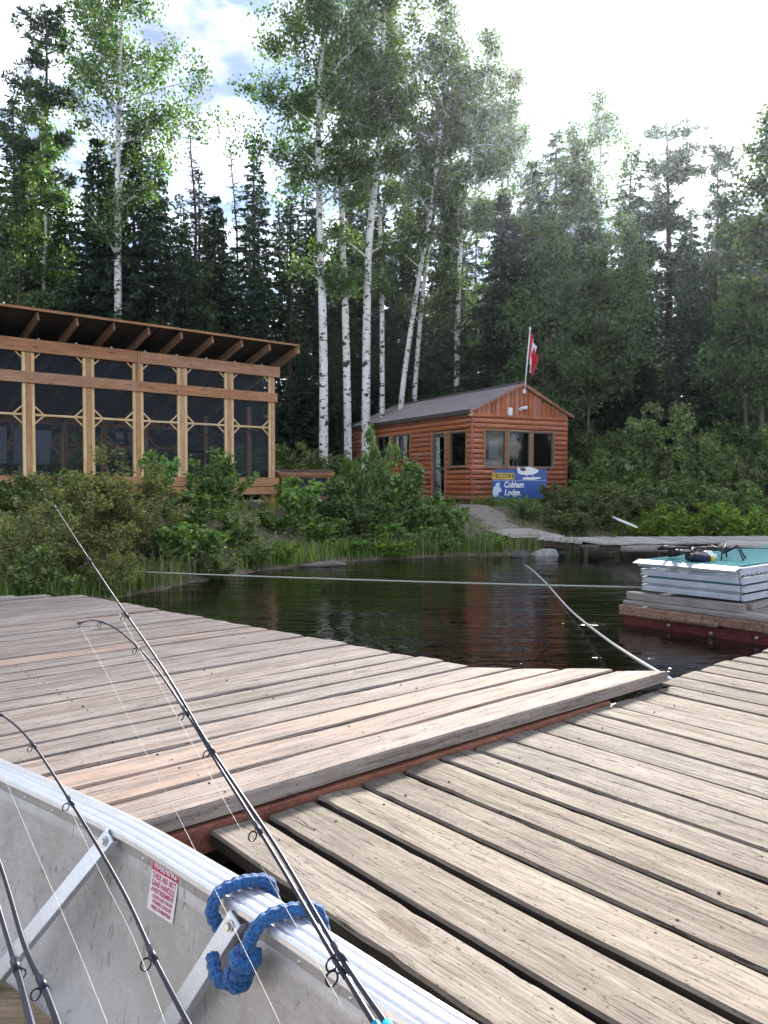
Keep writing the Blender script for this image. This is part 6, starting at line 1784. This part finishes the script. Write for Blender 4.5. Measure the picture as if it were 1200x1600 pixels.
for i, p in enumerate(ctr):
    d = (ctr[min(i + 1, len(ctr) - 1)] - ctr[max(i - 1, 0)]).normalized(); pr_ = Vector((-d.y, d.x, 0))
    for j in range(nw):
        w_ = (j / (nw - 1) - .5) * (1.05 + .25 * math.sin(i * .9) + .15 * math.sin(i * 2.3))
        q = p + pr_ * w_; V.append((q.x, q.y, gz(q.x, q.y) + .035 - (.06 if j in (0, nw - 1) else 0)))
mb = MB(); mb.add(V, [(i * nw + j, i * nw + j + 1, (i + 1) * nw + j + 1, (i + 1) * nw + j) for i in range(len(ctr) - 1) for j in range(nw - 1)], 0, True)
mb.build('path', M['path'], None, kind='structure')
_pc = np.array([[p.x, p.y] for p in ctr])
def off_path(x, y, r=.5): return np.min(np.hypot(np.asarray(x)[:, None] - _pc[None, :, 0], np.asarray(y)[:, None] - _pc[None, :, 1]), 1) > r
# ------------------------------------------------------------------ grass and ground cover (nobody could count it)
rg = np.random.default_rng(99)
def blades(name, label, cx, cy, n, hmin, hmax, w, mat, spread=.5, kind='grass'):
    """cx, cy arrays of base points"""
    kp = off_path(cx, cy); cx, cy = cx[kp], cy[kp]
    n = len(cx); z = ground(cx, cy); h = rg.uniform(hmin, hmax, n); a = rg.uniform(0, 6.283, n); bend = rg.uniform(.05, spread, n) * h
    P0 = np.stack([cx, cy, np.maximum(z, -.05)], 1); d = np.stack([np.cos(a), np.sin(a), 0 * a], 1); sd = np.stack([-np.sin(a), np.cos(a), 0 * a], 1) * (w * rg.uniform(.6, 1.3, n))[:, None]
    P1 = P0 + d * (bend * .3)[:, None] + np.stack([0 * a, 0 * a, h * .6], 1); P2 = P0 + d * bend[:, None] + np.stack([0 * a, 0 * a, h], 1)
    V = np.stack([P0 - sd, P0 + sd, P1 + sd * .8, P1 - sd * .8, P2], 1).reshape(-1, 3)
    i = np.arange(n) * 5
    T = np.concatenate([np.stack([i, i + 1, i + 2], 1), np.stack([i, i + 2, i + 3], 1), np.stack([i + 3, i + 2, i + 4], 1)])
    obj_of(np_mesh(name, V, T, M[mat]), name, label=label, cat=kind, kind='stuff')
def shore_pts(n, x0, x1, d0, d1, clump=None):
    x = rg.uniform(x0, x1, n)
    if clump: 
        c = rg.uniform(x0, x1, clump); x = c[rg.integers(0, clump, n)] + rg.normal(0, .18, n)
    d = rg.uniform(d0, d1, n)
    return x, np.interp(x, SHX, SHY) + d
x1_, y1_ = shore_pts(2600, -4.6, 3.6, -.1, .6, 26)
x2_, y2_ = shore_pts(1600, -8, -2.6, -.15, .7, 16)
blades('shore_grass', 'bright green grass growing along the waterline', np.concatenate([x1_, x2_]), np.concatenate([y1_, y2_]), 0, .12, .42, .007, 'grass')
x1_, y1_ = shore_pts(700, -7, 4.5, -.2, .4, 18)
blades('dry_reeds', 'dry pale reeds at the edge of the water', x1_, y1_, 0, .25, .65, .005, 'reed', .7)
x1_, y1_ = shore_pts(16000, -9, 12, .8, 9)
blades('meadow_grass', 'sparse green grass over the bank', x1_, y1_, 0, .06, .22, .006, 'grass', .8)
x1_, y1_ = shore_pts(20000, -14, 16, .15, 7.5)
kp = off_path(x1_, y1_, .6) & ~((x1_ > 3.4) & (y1_ < 20.2)); x1_, y1_ = x1_[kp], y1_[kp]
C_ = np.stack([x1_, y1_, ground(x1_, y1_) + rg.uniform(.03, .28, len(x1_))], 1)
V, Q = leaves_np(C_, rg.uniform(.05, .10, len(C_)), rg.uniform(.03, .07, len(C_)), rg, .8)
obj_of(np_mesh('ground_cover', V, Q, M['leaf_maple']), 'ground_cover', label='low leafy ground cover over the bank', cat='plants', kind='stuff')
# pond reeds near the boulder
bx_ = np.concatenate([rg.normal(at(x, 860, 16.8).x, .10, 22) for x in (838, 895)]); by_ = np.full(len(bx_), 16.9) + rg.normal(0, .15, len(bx_))
blades('pond_reeds', 'thin green reeds standing in the shallows by the boulder', bx_, by_, 0, .35, .6, .006, 'grass', .2, 'reeds')
for k_, e in protos.items():
    if not e[1]:
        for ch_ in list(e[0].children): bpy.data.objects.remove(ch_)
        bpy.data.objects.remove(e[0])

# ------------------------------------------------------------------ haze: the lit air between the docks and the forest
mb = MB(); mb.box((0, 75, 12), (510, 460, 27))
hz = mb.build('haze', None, None, kind='stuff')
hz.data.materials.clear()
m = bpy.data.materials.new('haze_air'); m.use_nodes = True
for n in list(m.node_tree.nodes): m.node_tree.nodes.remove(n)
vo = m.node_tree.nodes.new('ShaderNodeVolumePrincipled'); vo.inputs['Color'].default_value = (.78, .89, 1.0, 1)
vo.inputs['Density'].default_value = .0002; vo.inputs['Anisotropy'].default_value = .82
mo = m.node_tree.nodes.new('ShaderNodeOutputMaterial'); m.node_tree.links.new(vo.outputs[0], mo.inputs['Volume'])
hz.data.materials.append(m)
hz['label'] = 'thin sunlit haze hanging before the forest'
